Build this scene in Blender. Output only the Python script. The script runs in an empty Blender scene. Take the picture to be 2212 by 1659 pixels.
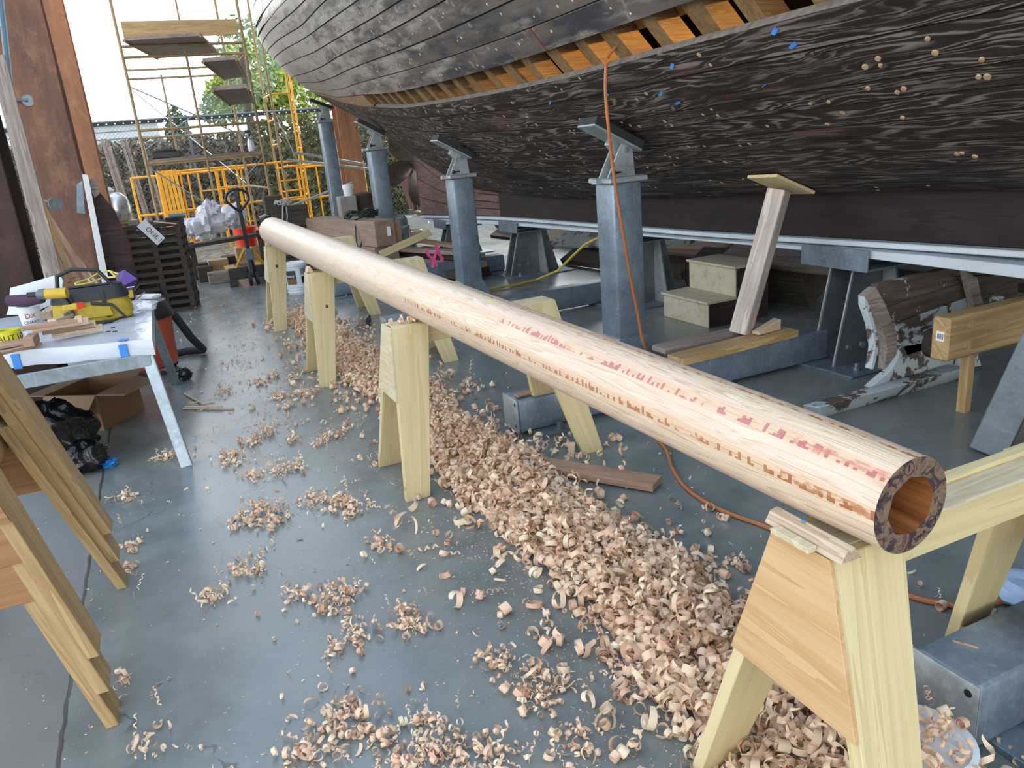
import bpy, bmesh, math, random
import numpy as np
from mathutils import Matrix, Vector, Euler
random.seed(7)
S = bpy.context.scene
COL = S.collection
V = Vector
PI = math.pi
# ------------------------------------------------------------------ camera
def make_camera():
    p, r, y = math.radians(17.5), math.radians(5.1), math.radians(23)
    fwd = V((math.sin(y)*math.cos(p), math.cos(y)*math.cos(p), -math.sin(p)))
    right = V((math.cos(y), -math.sin(y), 0)); up = right.cross(fwd)
    R = right*math.cos(r) - up*math.sin(r); U = right*math.sin(r) + up*math.cos(r)
    cd = bpy.data.cameras.new('camera'); co = bpy.data.objects.new('camera', cd); COL.objects.link(co)
    m = Matrix((R, U, -fwd)).transposed().to_4x4(); m.translation = V((0, 0, 1.6))
    co.matrix_world = m
    cd.sensor_width = 36; cd.lens = 1661/2212*36; cd.clip_start = .05; cd.clip_end = 300
    S.camera = co
make_camera()
# ------------------------------------------------------------------ sky, sun, exposure
S.view_settings.view_transform = 'Standard'
S.view_settings.look = 'None'
S.view_settings.gamma = 1
S.view_settings.use_curve_mapping = False
S.view_settings.exposure = 0.52
def make_world():
    w = bpy.data.worlds.new('sky'); S.world = w; w.use_nodes = True
    nt = w.node_tree; nt.nodes.clear()
    out = nt.nodes.new('ShaderNodeOutputWorld'); bg = nt.nodes.new('ShaderNodeBackground')
    tc = nt.nodes.new('ShaderNodeTexCoord'); sep = nt.nodes.new('ShaderNodeSeparateXYZ')
    rmp = nt.nodes.new('ShaderNodeValToRGB')
    e = rmp.color_ramp.elements
    e[0].position = 0.0; e[0].color = (1.0, .98, .94, 1)
    e[1].position = .75; e[1].color = (.60, .76, 1.0, 1)
    k = e.new(.30); k.color = (.90, .95, 1.0, 1)
    nt.links.new(tc.outputs['Generated'], sep.inputs[0]); nt.links.new(sep.outputs['Z'], rmp.inputs[0])
    nt.links.new(rmp.outputs[0], bg.inputs[0])
    mr = nt.nodes.new('ShaderNodeMapRange'); mr.inputs['From Min'].default_value = 0; mr.inputs['From Max'].default_value = .55
    mr.inputs['To Min'].default_value = 3.4; mr.inputs['To Max'].default_value = 1.4
    nt.links.new(sep.outputs['Z'], mr.inputs['Value']); nt.links.new(mr.outputs[0], bg.inputs[1])
    nt.links.new(bg.outputs[0], out.inputs[0])
make_world()
def make_sun():
    l = bpy.data.lights.new('sun', 'SUN'); l.energy = 5.0; l.angle = math.radians(.6); l.color = (1, .93, .82)
    o = bpy.data.objects.new('sun', l); COL.objects.link(o); o.location = (20, 20, 20)
    d = V((-.62, -.50, -.60))                     # light travels this way: from beyond the boat, which shades the yard
    o.rotation_euler = d.to_track_quat('-Z', 'Y').to_euler()
make_sun()
# ------------------------------------------------------------------ object helpers
WM = {}
def link(o, M, parent=None):
    COL.objects.link(o)
    if parent is not None:
        o.parent = parent; o.matrix_parent_inverse = Matrix.Identity(4)
        o.matrix_basis = WM[parent.name].inverted() @ M
    else:
        o.matrix_basis = M
    WM[o.name] = M.copy()
    return o
def tag(o, label, cat, group=None, kind=None):
    if label: o['label'] = label
    if cat: o['category'] = cat
    if group: o['group'] = group
    if kind: o['kind'] = kind
    return o
def struct(o):
    o['kind'] = 'structure'; return o
def thing(name, label, cat, loc=(0, 0, 0), rz=0, group=None, M=None):
    o = bpy.data.objects.new(name, None); o.empty_display_size = .05
    if M is None: M = Matrix.Translation(V(loc)) @ Matrix.Rotation(rz, 4, 'Z')
    link(o, M); return tag(o, label, cat, group)
def frame_of(p0, p1, up=(0, 0, 1)):
    p0, p1 = V(p0), V(p1); x = (p1-p0).normalized(); u = V(up)
    if abs(x.dot(u.normalized())) > .99: u = V((0, 1, 0)) if abs(x.y) < .9 else V((1, 0, 0))
    y = u.cross(x).normalized(); z = x.cross(y)
    m = Matrix((x, y, z)).transposed().to_4x4(); m.translation = (p0+p1)/2
    return m
def TR(loc, rx=0, ry=0, rz=0):
    return Matrix.Translation(V(loc)) @ Euler((rx, ry, rz)).to_matrix().to_4x4()
class MB:
    def __init__(s): s.v = []; s.f = []; s.mi = []
    def add(s, vs, fs, M=None, mi=0):
        n = len(s.v)
        s.v += [(M @ V(p)) if M is not None else V(p) for p in vs]
        s.f += [tuple(i+n for i in f) for f in fs]; s.mi += [mi]*len(fs)
        return s
    def box(s, c, d, M=None, mi=0):
        x, y, z = d[0]/2, d[1]/2, d[2]/2; c = V(c)
        vs = [c+V((a*x, b*y, e*z)) for a in (-1, 1) for b in (-1, 1) for e in (-1, 1)]
        return s.add(vs, [(0, 1, 3, 2), (4, 6, 7, 5), (0, 4, 5, 1), (2, 3, 7, 6), (0, 2, 6, 4), (1, 5, 7, 3)], M, mi)
    def bar(s, p0, p1, w, t, up=(0, 0, 1), mi=0):
        return s.box((0, 0, 0), ((V(p1)-V(p0)).length, w, t), frame_of(p0, p1, up), mi)
    def hexa(s, a, b, M=None, mi=0):            # two quads a (4) and b (4), joined
        return s.add(list(a)+list(b), [(3, 2, 1, 0), (4, 5, 6, 7), (0, 1, 5, 4), (1, 2, 6, 5), (2, 3, 7, 6), (3, 0, 4, 7)], M, mi)
    def prism(s, poly, h, M=None, mi=0, z0=0):
        n = len(poly)
        vs = [(p[0], p[1], z0) for p in poly]+[(p[0], p[1], z0+h) for p in poly]
        return s.add(vs, [tuple(range(n-1, -1, -1)), tuple(range(n, 2*n))]+[(i, (i+1) % n, (i+1) % n+n, i+n) for i in range(n)], M, mi)
    def tube(s, pts, r, n=8, caps=True, mi=0):
        pts = [V(p) for p in pts]; rs = r if isinstance(r, (list, tuple)) else [r]*len(pts)
        vs = []; fs = []; ref = None
        for i, p in enumerate(pts):
            d = (pts[min(i+1, len(pts)-1)]-pts[max(i-1, 0)]).normalized()
            if ref is None: ref = V((0, 0, 1)) if abs(d.z) < .9 else V((1, 0, 0))
            a = (ref-d*ref.dot(d)).normalized(); b = d.cross(a); ref = a
            vs += [p+(a*math.cos(2*PI*k/n)+b*math.sin(2*PI*k/n))*rs[i] for k in range(n)]
        for i in range(len(pts)-1):
            fs += [(i*n+k, i*n+(k+1) % n, (i+1)*n+(k+1) % n, (i+1)*n+k) for k in range(n)]
        if caps: fs += [tuple(range(n-1, -1, -1)), tuple(range((len(pts)-1)*n, len(pts)*n))]
        return s.add(vs, fs, None, mi)
    def lathe(s, prof, n=24, M=None, mi=0, caps=True):
        vs = []; fs = []
        for r, z in prof: vs += [(r*math.cos(2*PI*k/n), r*math.sin(2*PI*k/n), z) for k in range(n)]
        for i in range(len(prof)-1):
            fs += [(i*n+k, i*n+(k+1) % n, (i+1)*n+(k+1) % n, (i+1)*n+k) for k in range(n)]
        if caps: fs += [tuple(range(n-1, -1, -1)), tuple(range((len(prof)-1)*n, len(prof)*n))]
        return s.add(vs, fs, M, mi)
    def sphere(s, c, r, n=12, sc=(1, 1, 1), M=None, mi=0):
        m = n//2; prof = [(max(1e-4, math.sin(PI*i/m)), -math.cos(PI*i/m)) for i in range(m+1)]
        A = Matrix.Translation(V(c)) @ Matrix.Diagonal((r*sc[0], r*sc[1], r*sc[2], 1))
        return s.lathe(prof, n, (M @ A) if M is not None else A, mi)
    def build(s, name, mat, parent=None, frame=None, bevel=0, smooth=False, seg=1):
        if frame is None:
            if parent is not None: frame = Matrix.Translation(WM[parent.name].translation)
            else:
                a = np.array([tuple(p) for p in s.v])
                frame = Matrix.Translation(V(((a[:, 0].min()+a[:, 0].max())/2, (a[:, 1].min()+a[:, 1].max())/2, a[:, 2].min())))
        inv = frame.inverted()
        me = bpy.data.meshes.new(name); me.from_pydata([inv @ p for p in s.v], [], s.f)
        mats = mat if isinstance(mat, (list, tuple)) else [mat]
        for m in mats: me.materials.append(m)
        if len(mats) > 1:
            for p, i in zip(me.polygons, s.mi): p.material_index = i
        bm = bmesh.new(); bm.from_mesh(me)
        bmesh.ops.recalc_face_normals(bm, faces=bm.faces)
        if bevel:
            es = [e for e in bm.edges if len(e.link_faces) == 2 and e.calc_face_angle(0) > .6]
            bmesh.ops.bevel(bm, geom=es, offset=bevel, segments=seg, affect='EDGES', profile=.5)
        bm.to_mesh(me); bm.free()
        if smooth or bevel:
            me.shade_smooth()
            me.set_sharp_from_angle(angle=.7 if smooth else .5)
        o = bpy.data.objects.new(name, me)
        return link(o, frame, parent)
def board(name, p0, p1, w, t, mat, parent=None, up=(0, 0, 1), bevel=.002):
    return MB().bar(p0, p1, w, t, up).build(name, mat, parent, frame_of(p0, p1, up), bevel)
def copy_tree(o, M=None, parent=None):
    c = o.copy(); COL.objects.link(c)
    if parent is not None: c.parent = parent
    if M is not None: c.matrix_basis = M; WM[c.name] = M.copy()
    for ch in list(o.children): copy_tree(ch, None, c)
    return c
def text_mesh(name, body, size, M, mat, parent=None, depth=.0006):
    cu = bpy.data.curves.new(name, 'FONT'); cu.body = body; cu.size = size; cu.align_x = 'CENTER'; cu.align_y = 'CENTER'
    cu.extrude = depth
    tmp = bpy.data.objects.new('tmp', cu); COL.objects.link(tmp)
    dg = bpy.context.evaluated_depsgraph_get()
    me = bpy.data.meshes.new_from_object(tmp.evaluated_get(dg))
    bpy.data.objects.remove(tmp); bpy.data.curves.remove(cu)
    me.name = name; me.materials.clear(); me.materials.append(mat)
    return link(bpy.data.objects.new(name, me), M, parent)
def plane_frame(c, xdir, zdir):
    x = V(xdir).normalized(); z = V(zdir); z = (z-x*z.dot(x)).normalized(); y = z.cross(x)
    m = Matrix((x, y, z)).transposed().to_4x4(); m.translation = V(c); return m
# ------------------------------------------------------------------ materials
class NT:
    def __init__(s, name):
        s.m = bpy.data.materials.new(name); s.m.use_nodes = True; s.t = s.m.node_tree
        s.b = s.t.nodes['Principled BSDF']
    def n(s, typ, **kw):
        nd = s.t.nodes.new('ShaderNode'+typ)
        for k, v in kw.items():
            if k.startswith('i_'): nd.inputs[k[2:]].default_value = v
            else: setattr(nd, k, v)
        return nd
    def l(s, a, b): s.t.links.new(a, b)
    def val(s, inp, x):
        if hasattr(x, 'is_linked') or hasattr(x, 'links'): s.l(x, inp)
        else: inp.default_value = x
    def math(s, op, a, b=0.0, c=None, clamp=False):
        nd = s.n('Math', operation=op); nd.use_clamp = clamp
        s.val(nd.inputs[0], a); s.val(nd.inputs[1], b)
        if c is not None: s.val(nd.inputs[2], c)
        return nd.outputs[0]
    def coords(s, kind='Object', scale=(1, 1, 1), rand=True, loc=(0, 0, 0)):
        tc = s.n('TexCoord'); v = tc.outputs[kind]
        if rand:
            oi = s.n('ObjectInfo'); k = s.n('VectorMath', operation='MULTIPLY_ADD')
            s.l(oi.outputs['Random'], k.inputs[0]); k.inputs[1].default_value = (31, 17, 23); s.l(v, k.inputs[2]); v = k.outputs[0]
        mp = s.n('Mapping'); mp.inputs['Scale'].default_value = scale; mp.inputs['Location'].default_value = loc
        s.l(v, mp.inputs[0]); return mp.outputs[0]
    def noise(s, vec, scale=5, detail=3, rough=.55, dist=0):
        nd = s.n('TexNoise'); nd.inputs['Scale'].default_value = scale; nd.inputs['Detail'].default_value = detail
        nd.inputs['Roughness'].default_value = rough; nd.inputs['Distortion'].default_value = dist
        s.l(vec, nd.inputs['Vector']); return nd.outputs[0]
    def ramp(s, fac, stops, mode='LINEAR'):
        nd = s.n('ValToRGB'); cr = nd.color_ramp; cr.interpolation = mode
        while len(cr.elements) < len(stops): cr.elements.new(.5)
        for e, (p, c) in zip(cr.elements, stops):
            e.position = p; e.color = (c, c, c, 1) if isinstance(c, (int, float)) else (*c, 1)
        s.l(fac, nd.inputs[0]); return nd.outputs[0]
    def mix(s, fac, a, b, mode='MIX'):
        nd = s.n('Mix', data_type='RGBA', blend_type=mode)
        s.val(nd.inputs[0], fac)
        for i, x in ((6, a), (7, b)):
            if isinstance(x, tuple): nd.inputs[i].default_value = (*x, 1)
            else: s.l(x, nd.inputs[i])
        return nd.outputs[2]
    def done(s, color=None, rough=.6, metal=0.0, bump=None, bstr=.3, bdist=.01, spec=None, alpha=None, trans=None, coat=None):
        if color is not None:
            if isinstance(color, tuple): s.b.inputs['Base Color'].default_value = (*color, 1)
            else: s.l(color, s.b.inputs['Base Color'])
        s.val(s.b.inputs['Roughness'], rough); s.val(s.b.inputs['Metallic'], metal)
        if spec is not None: s.b.inputs['Specular IOR Level'].default_value = spec
        if coat is not None: s.b.inputs['Coat Weight'].default_value = coat; s.b.inputs['Coat Roughness'].default_value = .25
        if alpha is not None: s.val(s.b.inputs['Alpha'], alpha)
        if trans is not None: s.b.inputs['Transmission Weight'].default_value = trans
        if bump is not None:
            b = s.n('Bump'); b.inputs['Strength'].default_value = bstr; b.inputs['Distance'].default_value = bdist
            s.l(bump, b.inputs['Height']); s.l(b.outputs[0], s.b.inputs['Normal'])
        return s.m
def plain(name, col, rough=.6, metal=0, var=.12, scale=8, **kw):
    t = NT(name); v = t.coords('Object'); n = t.noise(v, scale, 4)
    c = t.mix(t.ramp(n, [(.3, 0.0), (.7, 1.0)]), tuple(x*(1-var) for x in col), tuple(min(1, x*(1+var)) for x in col))
    return t.done(c, rough, metal, **kw)
def wood(name, light, dark, rough=.6, stretch=.05, ring=10, knots=False, dirt=0.0, spec=.3, axis=0):
    def sc(a, b): return tuple(a if i == axis else b for i in range(3))
    t = NT(name); v = t.coords('Object', sc(stretch*ring, ring))
    warp = t.noise(v, .35, 2)
    v2 = t.n('VectorMath', operation='MULTIPLY_ADD'); t.l(warp, v2.inputs[0]); v2.inputs[1].default_value = sc(0, 5); t.l(v, v2.inputs[2])
    g1 = t.noise(v2.outputs[0], 2.2, 3, .6)
    vf = t.coords('Object', sc(4, 160)); g2 = t.noise(vf, 1, 2)
    band = t.math('FRACT', t.math('MULTIPLY', g1, 5.0))
    f = t.math('ADD', t.math('MULTIPLY', band, .55), t.math('MULTIPLY', g2, .45))
    c = t.mix(t.ramp(f, [(.25, 0.0), (.85, 1.0)]), light, dark)
    if dirt:
        d = t.noise(t.coords('Object', sc(1, 3)), 3, 4)
        c = t.mix(t.ramp(d, [(.45, 0.0), (.75, dirt)]), c, tuple(x*.35 for x in dark))
    return t.done(c, rough, 0, bump=f, bstr=.15, bdist=.002, spec=spec)
# where the sight line through a place in the photograph meets the plane x, y or z = const (used to survey the yard)
def at(px, py, x=None, y=None, z=None):
    R = S.camera.matrix_basis.to_3x3(); o = S.camera.matrix_basis.translation
    d = R @ V(((px-1106)/1661, -(py-829.5)/1661, -1))
    k = (x-o.x)/d.x if x is not None else (y-o.y)/d.y if y is not None else (z-o.z)/d.z
    return o+d*k
# ------------------------------------------------------------------ shared materials
def mat_floor():
    t = NT('sealed_concrete')
    v = t.coords('Object', rand=False)
    big = t.noise(v, .55, 4, .6); mid = t.noise(v, 3.5, 5, .65); fine = t.noise(v, 60, 3)
    sep = t.n('SeparateXYZ'); t.l(v, sep.inputs[0])
    c = t.mix(t.ramp(mid, [(.3, 0.0), (.7, 1.0)]), (.128, .155, .150), (.225, .250, .238))
    c = t.mix(t.ramp(big, [(.4, 0.0), (.65, .7)]), c, (.155, .172, .165))
    # the older, unsealed slab left of the joint
    left = t.math('LESS_THAN', sep.outputs['X'], -.58)
    c = t.mix(left, c, t.mix(mid, (.12, .13, .125), (.21, .21, .195)))
    # joint and hairline cracks filled with dirt
    jw = t.math('ADD', sep.outputs['X'], t.math('MULTIPLY_ADD', t.noise(v, 9, 3), .018, .571))
    j = t.math('LESS_THAN', t.math('ABSOLUTE', jw), .007)
    vo = t.n('TexVoronoi', feature='DISTANCE_TO_EDGE'); vo.inputs['Scale'].default_value = .42
    wv = t.n('VectorMath', operation='MULTIPLY_ADD'); t.l(t.noise(v, 2.5, 4), wv.inputs[0]); wv.inputs[1].default_value = (.35, .35, 0); t.l(v, wv.inputs[2])
    t.l(wv.outputs[0], vo.inputs['Vector'])
    cr = t.math('MULTIPLY', t.math('LESS_THAN', vo.outputs['Distance'], .0018), t.ramp(mid, [(.5, 0.0), (.6, .6)]))
    c = t.mix(t.math('MAXIMUM', j, cr), c, (.06, .056, .05))
    speck = t.ramp(fine, [(.66, 0.0), (.76, .55)])
    c = t.mix(speck, c, (.32, .31, .27))
    r = t.math('ADD', t.math('MULTIPLY_ADD', mid, .26, .11), t.math('MULTIPLY', left, .32))
    r = t.math('ADD', r, t.math('MULTIPLY', t.ramp(big, [(.45, 0.0), (.6, 1.0)]), .06))
    return t.done(c, r, 0, bump=t.math('ADD', mid, t.math('MULTIPLY', fine, .15)), bstr=.16, bdist=.01, spec=.7)
def mat_hull(name, top):
    t = NT(name)
    uv = t.coords('UV'); 
    def sc(x, y, z=1.0):
        mp = t.n('Mapping'); mp.inputs['Scale'].default_value = (x, y, z); t.l(uv, mp.inputs[0]); return mp.outputs[0]
    warp = t.noise(sc(1.6, 9), 1, 3)
    wv = t.n('VectorMath', operation='MULTIPLY_ADD'); t.l(warp, wv.inputs[0]); wv.inputs[1].default_value = (.25, 1.1, 0); t.l(sc(.5, 8.5), wv.inputs[2])
    g = t.noise(wv.outputs[0], 1.0, 2, .45); band = t.math('FRACT', t.math('MULTIPLY', g, 17.0))
    bandr = t.ramp(band, [(.0, 0.0), (.42, .05), (.62, .9), (.78, 1.0), (.9, .1), (1.0, 0.0)])
    blotch = t.noise(sc(1.1, 5), 1.3, 4, .6); streak = t.noise(sc(6, 90), 1, 3)
    wear = t.noise(sc(9, 14), 1, 5, .7)
    if not top:
        c = t.mix(t.math('MULTIPLY', bandr, t.ramp(blotch, [(.34, 0.0), (.6, .75)])), (.024, .018, .015), (.29, .245, .212))
        c = t.mix(t.ramp(streak, [(.55, 0.0), (.8, .45)]), c, (.09, .08, .075))
        c = t.mix(t.ramp(t.noise(sc(.9, 4, 2), 1, 3), [(.60, 0.0), (.72, .6)]), c, (.15, .052, .04))
        c = t.mix(t.ramp(t.noise(sc(2.5, 16, 3), 1, 4), [(.55, 0.0), (.66, .85)]), c, (.013, .010, .010))
        return t.done(c, t.math('MULTIPLY_ADD', wear, .25, .50), 0, bump=bandr, bstr=.35, bdist=.004, spec=.25)
    # bare, weathered topsides: grey primer left in patches, more of it towards the stern
    sep = t.n('SeparateXYZ'); tc = t.n('TexCoord'); t.l(tc.outputs['UV'], sep.inputs[0])
    aft = t.math('MULTIPLY_ADD', sep.outputs['X'], .11, -.55, clamp=True)
    c = t.mix(t.ramp(blotch, [(.38, 0.0), (.62, 1.0)]), (.034, .036, .046), (.135, .120, .108))
    pr = t.math('ADD', t.noise(sc(1.6, 7, 5), 1, 5, .65), t.math('MULTIPLY', aft, .42))
    c = t.mix(t.ramp(pr, [(.56, 0.0), (.72, .9)]), c, (.34, .33, .295))
    c = t.mix(t.ramp(t.noise(sc(2.2, 5, 4), 1, 4), [(.5, 0.0), (.66, .7)]), c, (.15, .115, .085))
    c = t.mix(t.ramp(streak, [(.55, 0.0), (.8, .6)]), c, (.09, .07, .06))
    c = t.mix(t.ramp(t.noise(sc(5, 3, 7), 1, 5, .7), [(.60, 0.0), (.68, .55)]), c, (.42, .47, .46))
    c = t.mix(t.ramp(t.noise(sc(3, 22, 9), 1, 4, .7), [(.62, 0.0), (.68, .8)]), c, (.03, .027, .026))
    return t.done(c, t.math('MULTIPLY_ADD', wear, .3, .26), 0, bump=t.math('ADD', band, wear), bstr=.2, bdist=.003, spec=.5)
def mat_galv(name, col=(.205, .262, .315), rough=.42, metal=.55):
    t = NT(name); v = t.coords('Object')
    a = t.noise(v, 7, 5, .65); b = t.noise(v, 45, 3); st = t.noise(t.coords('Object', (30, 30, 2.5)), 1, 4)
    c = t.mix(t.ramp(a, [(.3, 0.0), (.7, 1.0)]), tuple(x*.72 for x in col), tuple(x*1.25 for x in col))
    c = t.mix(t.ramp(b, [(.5, 0.0), (.75, .35)]), c, tuple(min(1, x*1.7) for x in col))
    c = t.mix(t.ramp(st, [(.58, 0.0), (.75, .3)]), c, tuple(min(1, x*1.9) for x in col))
    return t.done(c, t.math('MULTIPLY_ADD', a, .25, rough-.1), metal, bump=a, bstr=.08, bdist=.004)
def mat_rust(name, a=(.25, .12, .072), b=(.10, .06, .048), cc=(.36, .19, .11)):
    t = NT(name); v = t.coords('Object', (1, 1, .55)); n = t.noise(v, 7, 7, .75); st = t.noise(t.coords('Object', (4, 4, .6)), 1.4, 6, .7)
    c = t.mix(t.ramp(st, [(.3, 0.0), (.66, 1.0)]), a, b)
    c = t.mix(t.ramp(n, [(.5, 0.0), (.72, .8)]), c, cc)
    return t.done(c, .75, .15, bump=n, bstr=.3, bdist=.006)
M = {}
M['floor'] = mat_floor()
M['hull_low'] = mat_hull('weathered_bottom_planking', False)
M['hull_top'] = mat_hull('weathered_topside_planking', True)
M['new_plank'] = wood('new_tan_plank', (.33, .22, .125), (.24, .14, .075), .5, ring=5)
M['plank_edge'] = plain('plank_edge_grey', (.17, .15, .13), .8, scale=22, var=.35)
M['plank_end'] = plain('plank_end_grain', (.28, .10, .035), .7, scale=40, var=.3)
M['keel_wood'] = wood('keel_timber', (.065, .035, .032), (.028, .016, .016), .65, ring=6, dirt=.6)
M['keel_long'] = wood('keel_timber_long', (.030, .019, .018), (.013, .010, .011), .65, ring=5, dirt=.6, axis=1)
M['deadwood'] = wood('deadwood_red', (.19, .115, .10), (.095, .06, .055), .7, ring=7, dirt=.55, axis=1)
M['deadwood_up'] = wood('deadwood_upright', (.17, .085, .07), (.09, .05, .045), .7, ring=8, dirt=.5, axis=2)
M['rib'] = wood('rib_oak', (.30, .19, .085), (.15, .085, .04), .6, ring=12, dirt=.4)
M['dark_in'] = plain('hull_inside_dark', (.05, .035, .03), .9)
M['caulk'] = plain('seam_black', (.008, .007, .007), .8)
M['plug'] = plain('plug_wood', (.42, .29, .17), .7, var=.3, scale=60)
M['plug_pale'] = plain('plug_pale', (.52, .47, .40), .6, var=.3, scale=60)
M['blue_tape'] = plain('blue_tape', (.03, .22, .62), .5)
M['white_paint'] = plain('white_paint', (.56, .63, .68), .45, var=.08, scale=3)
M['galv'] = mat_galv('galvanised_steel')
M['galv_light'] = mat_galv('galvanised_plate', (.33, .37, .38), .45, .45)
M['steel_dark'] = mat_galv('dull_steel', (.13, .155, .17), .5, .4)
M['galv_table'] = mat_galv('bright_galvanised', (.30, .36, .40), .33, .75)
M['rubber'] = plain('black_rubber', (.018, .02, .022), .7)
M['black'] = plain('black_plastic', (.012, .012, .014), .4)
M['rust'] = mat_rust('rusty_steel')
M['rust_dark'] = mat_rust('dark_rusty_steel', (.055, .026, .018), (.022, .015, .014), (.11, .05, .03))
M['rust_orange'] = mat_rust('orange_rust', (.42, .19, .09), (.25, .12, .07), (.52, .27, .14))
M['pine'] = wood('pine_board', (.63, .54, .30), (.53, .42, .21), .55, ring=5)
M['chock'] = wood('streaked_chock', (.52, .42, .30), (.32, .22, .14), .6, ring=12)
M['brown_timber'] = wood('brown_timber', (.37, .27, .205), (.25, .17, .125), .75, ring=8, dirt=.3)
M['pine_shop'] = wood('old_pine_board', (.47, .33, .16), (.31, .19, .08), .5, ring=7)
M['ply'] = wood('fir_plywood', (.58, .385, .20), (.47, .285, .125), .5, ring=7, stretch=.045)
M['ply_shop'] = wood('old_plywood', (.36, .19, .08), (.26, .125, .05), .5, ring=6, stretch=.045)
M['ply_pale'] = wood('pale_plywood', (.60, .52, .36), (.46, .38, .22), .6, ring=9, stretch=.10)
M['prop_wood'] = wood('bleached_prop_timber', (.60, .54, .48), (.38, .31, .26), .75, ring=7, dirt=.3)
M['weathered'] = wood('grey_weathered_timber', (.33, .28, .24), (.17, .13, .11), .75, ring=8, dirt=.35)
M['fir_red'] = wood('red_fir', (.40, .26, .175), (.28, .165, .105), .6, ring=9)
M['dark_timber'] = wood('dark_timber', (.085, .07, .055), (.04, .032, .028), .8, ring=8)
M['cream_wood'] = wood('cream_offcut', (.62, .50, .36), (.48, .34, .21), .6, ring=14)
M['orange_cord'] = plain('orange_cord', (.40, .14, .045), .5)
M['yellow_cord'] = plain('yellow_cord', (.50, .40, .06), .5)
M['green_cord'] = plain('green_cord', (.012, .03, .03), .5)
M['white_plastic'] = plain('white_plastic', (.72, .76, .80), .35, var=.04)
M['yellow_steel'] = plain('yellow_scaffold_paint', (.75, .36, .012), .45, var=.15, scale=4)
M['scaf_old'] = mat_rust('worn_scaffold_steel', (.36, .26, .13), (.24, .17, .10), (.45, .30, .12))
M['ink'] = plain('ink', (.02, .012, .03), .6)
M['red_ink'] = plain('red_ink', (.35, .02, .03), .6)
M['white_card'] = plain('white_card', (.75, .77, .78), .6, var=.03)
M['brass'] = plain('bronze', (.10, .085, .06), .55, .5, var=.3, scale=14)
M['grey_rope'] = plain('grey_rope', (.40, .42, .40), .8)
M['orange_plastic'] = plain('orange_plastic', (.42, .075, .03), .4)
M['red_plastic'] = plain('red_plastic', (.75, .05, .02), .4)
M['grey_block'] = plain('grey_concrete', (.30, .29, .27), .85, var=.25, scale=12)
M['cardboard'] = plain('cardboard', (.20, .115, .055), .8, var=.1, scale=3)
M['cardboard_in'] = plain('cardboard_flap', (.30, .20, .12), .8, var=.1, scale=3)
M['pink'] = plain('pink_ribbon', (.85, .10, .30), .5)
# ------------------------------------------------------------------ yard floor, and an added wall that blocks the sun
def build_floor():
    o = MB().box((4, 10, -.1), (60, 80, .2)).build('floor', M['floor'], None, Matrix.Identity(4)); struct(o)
build_floor()
def build_sun_block():  # added wall: keeps sun and bright horizon from showing behind the boat
    mt = plain('sun_block_steel', (.055, .06, .065), .6, .2); b = MB()
    b.box((9.0, 2.5, 3.2), (.1, 23, 6.4))
    for i in range(76): b.box((8.93, -8.9+.3*i, 3.2), (.05, .14, 6.4))
    struct(b.build('sun_block_wall', mt, None, Matrix.Identity(4)))
build_sun_block()
HST=[-5,-2,0,3,6,8,10,11.5,12.8,14,15,16,16.8]
HZR=[1.25,1.2,1.17,1.12,1.0,.95,1.0,1.25,1.72,2.08,2.36,2.65,2.9]
HB =[1.2,1.9,2.15,2.25,2.25,2.25,2.25,2.22,2.15,1.98,1.7,1.25,.4]
HZM=[3.4,3.35,3.3,3.3,3.3,3.3,3.35,3.4,3.45,3.55,3.65,3.8,4.0]
HN =[1.4,1.45,1.5,1.5,1.45,1.35,1.2,1.15,1.25,1.45,1.6,1.7,1.8]
HXC=4.12
def pch(xs,ys,x):
    # monotone cubic hermite
    n=len(xs)
    if x<=xs[0]: return ys[0]
    if x>=xs[-1]: return ys[-1]
    i=0
    while x>xs[i+1]: i+=1
    def sl(k): return (ys[k+1]-ys[k])/(xs[k+1]-xs[k])
    def m(k):
        if k==0: return sl(0)
        if k==n-1: return sl(n-2)
        a,b=sl(k-1),sl(k)
        return 0 if a*b<=0 else 2*a*b/(a+b)
    h=xs[i+1]-xs[i]; t=(x-xs[i])/h
    return (ys[i]*(2*t**3-3*t*t+1)+h*m(i)*(t**3-2*t*t+t)+ys[i+1]*(-2*t**3+3*t*t)+h*m(i+1)*(t**3-t*t))
def hull(y,s):
    zr=pch(HST,HZR,y);B=pch(HST,HB,y);D=pch(HST,HZM,y)-zr;n=pch(HST,HN,y)
    if s<=1:
        th=max(s,0)*math.pi/2
        b=B*math.sin(th)**(2/n); z=zr+D*(1-math.cos(th)**(2/n)) if th<math.pi/2-1e-9 else zr+D
    else:
        b=B*(1-.1*(s-1)**2); z=zr+D+(s-1)*2.2
    return (HXC-.1-b if True else 0, y, z)
def hv(y, s, off=0.0, side=1):
    p = V(hull(y, s))
    if off:
        a = V(hull(y+.03, s))-V(hull(y-.03, s)); b = V(hull(y, s+.006))-V(hull(y, s-.006))
        n = a.cross(b).normalized()
        if n.x > 0 and n.z > -.2: n = -n
        if n.x > .25: n = -n
        p = p - n*off                                # off > 0 goes inward
    if side < 0: p.x = 2*HXC-p.x
    return p
def hnorm(y, s):
    p = V(hull(y, s)); return (p-hv(y, s, .1)).normalized()
def seam(k, y):
    return pch(SEAM[k][0], SEAM[k][1], y)
YS = [-3, 4, 8, 10, 12.5, 16.7]
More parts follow.
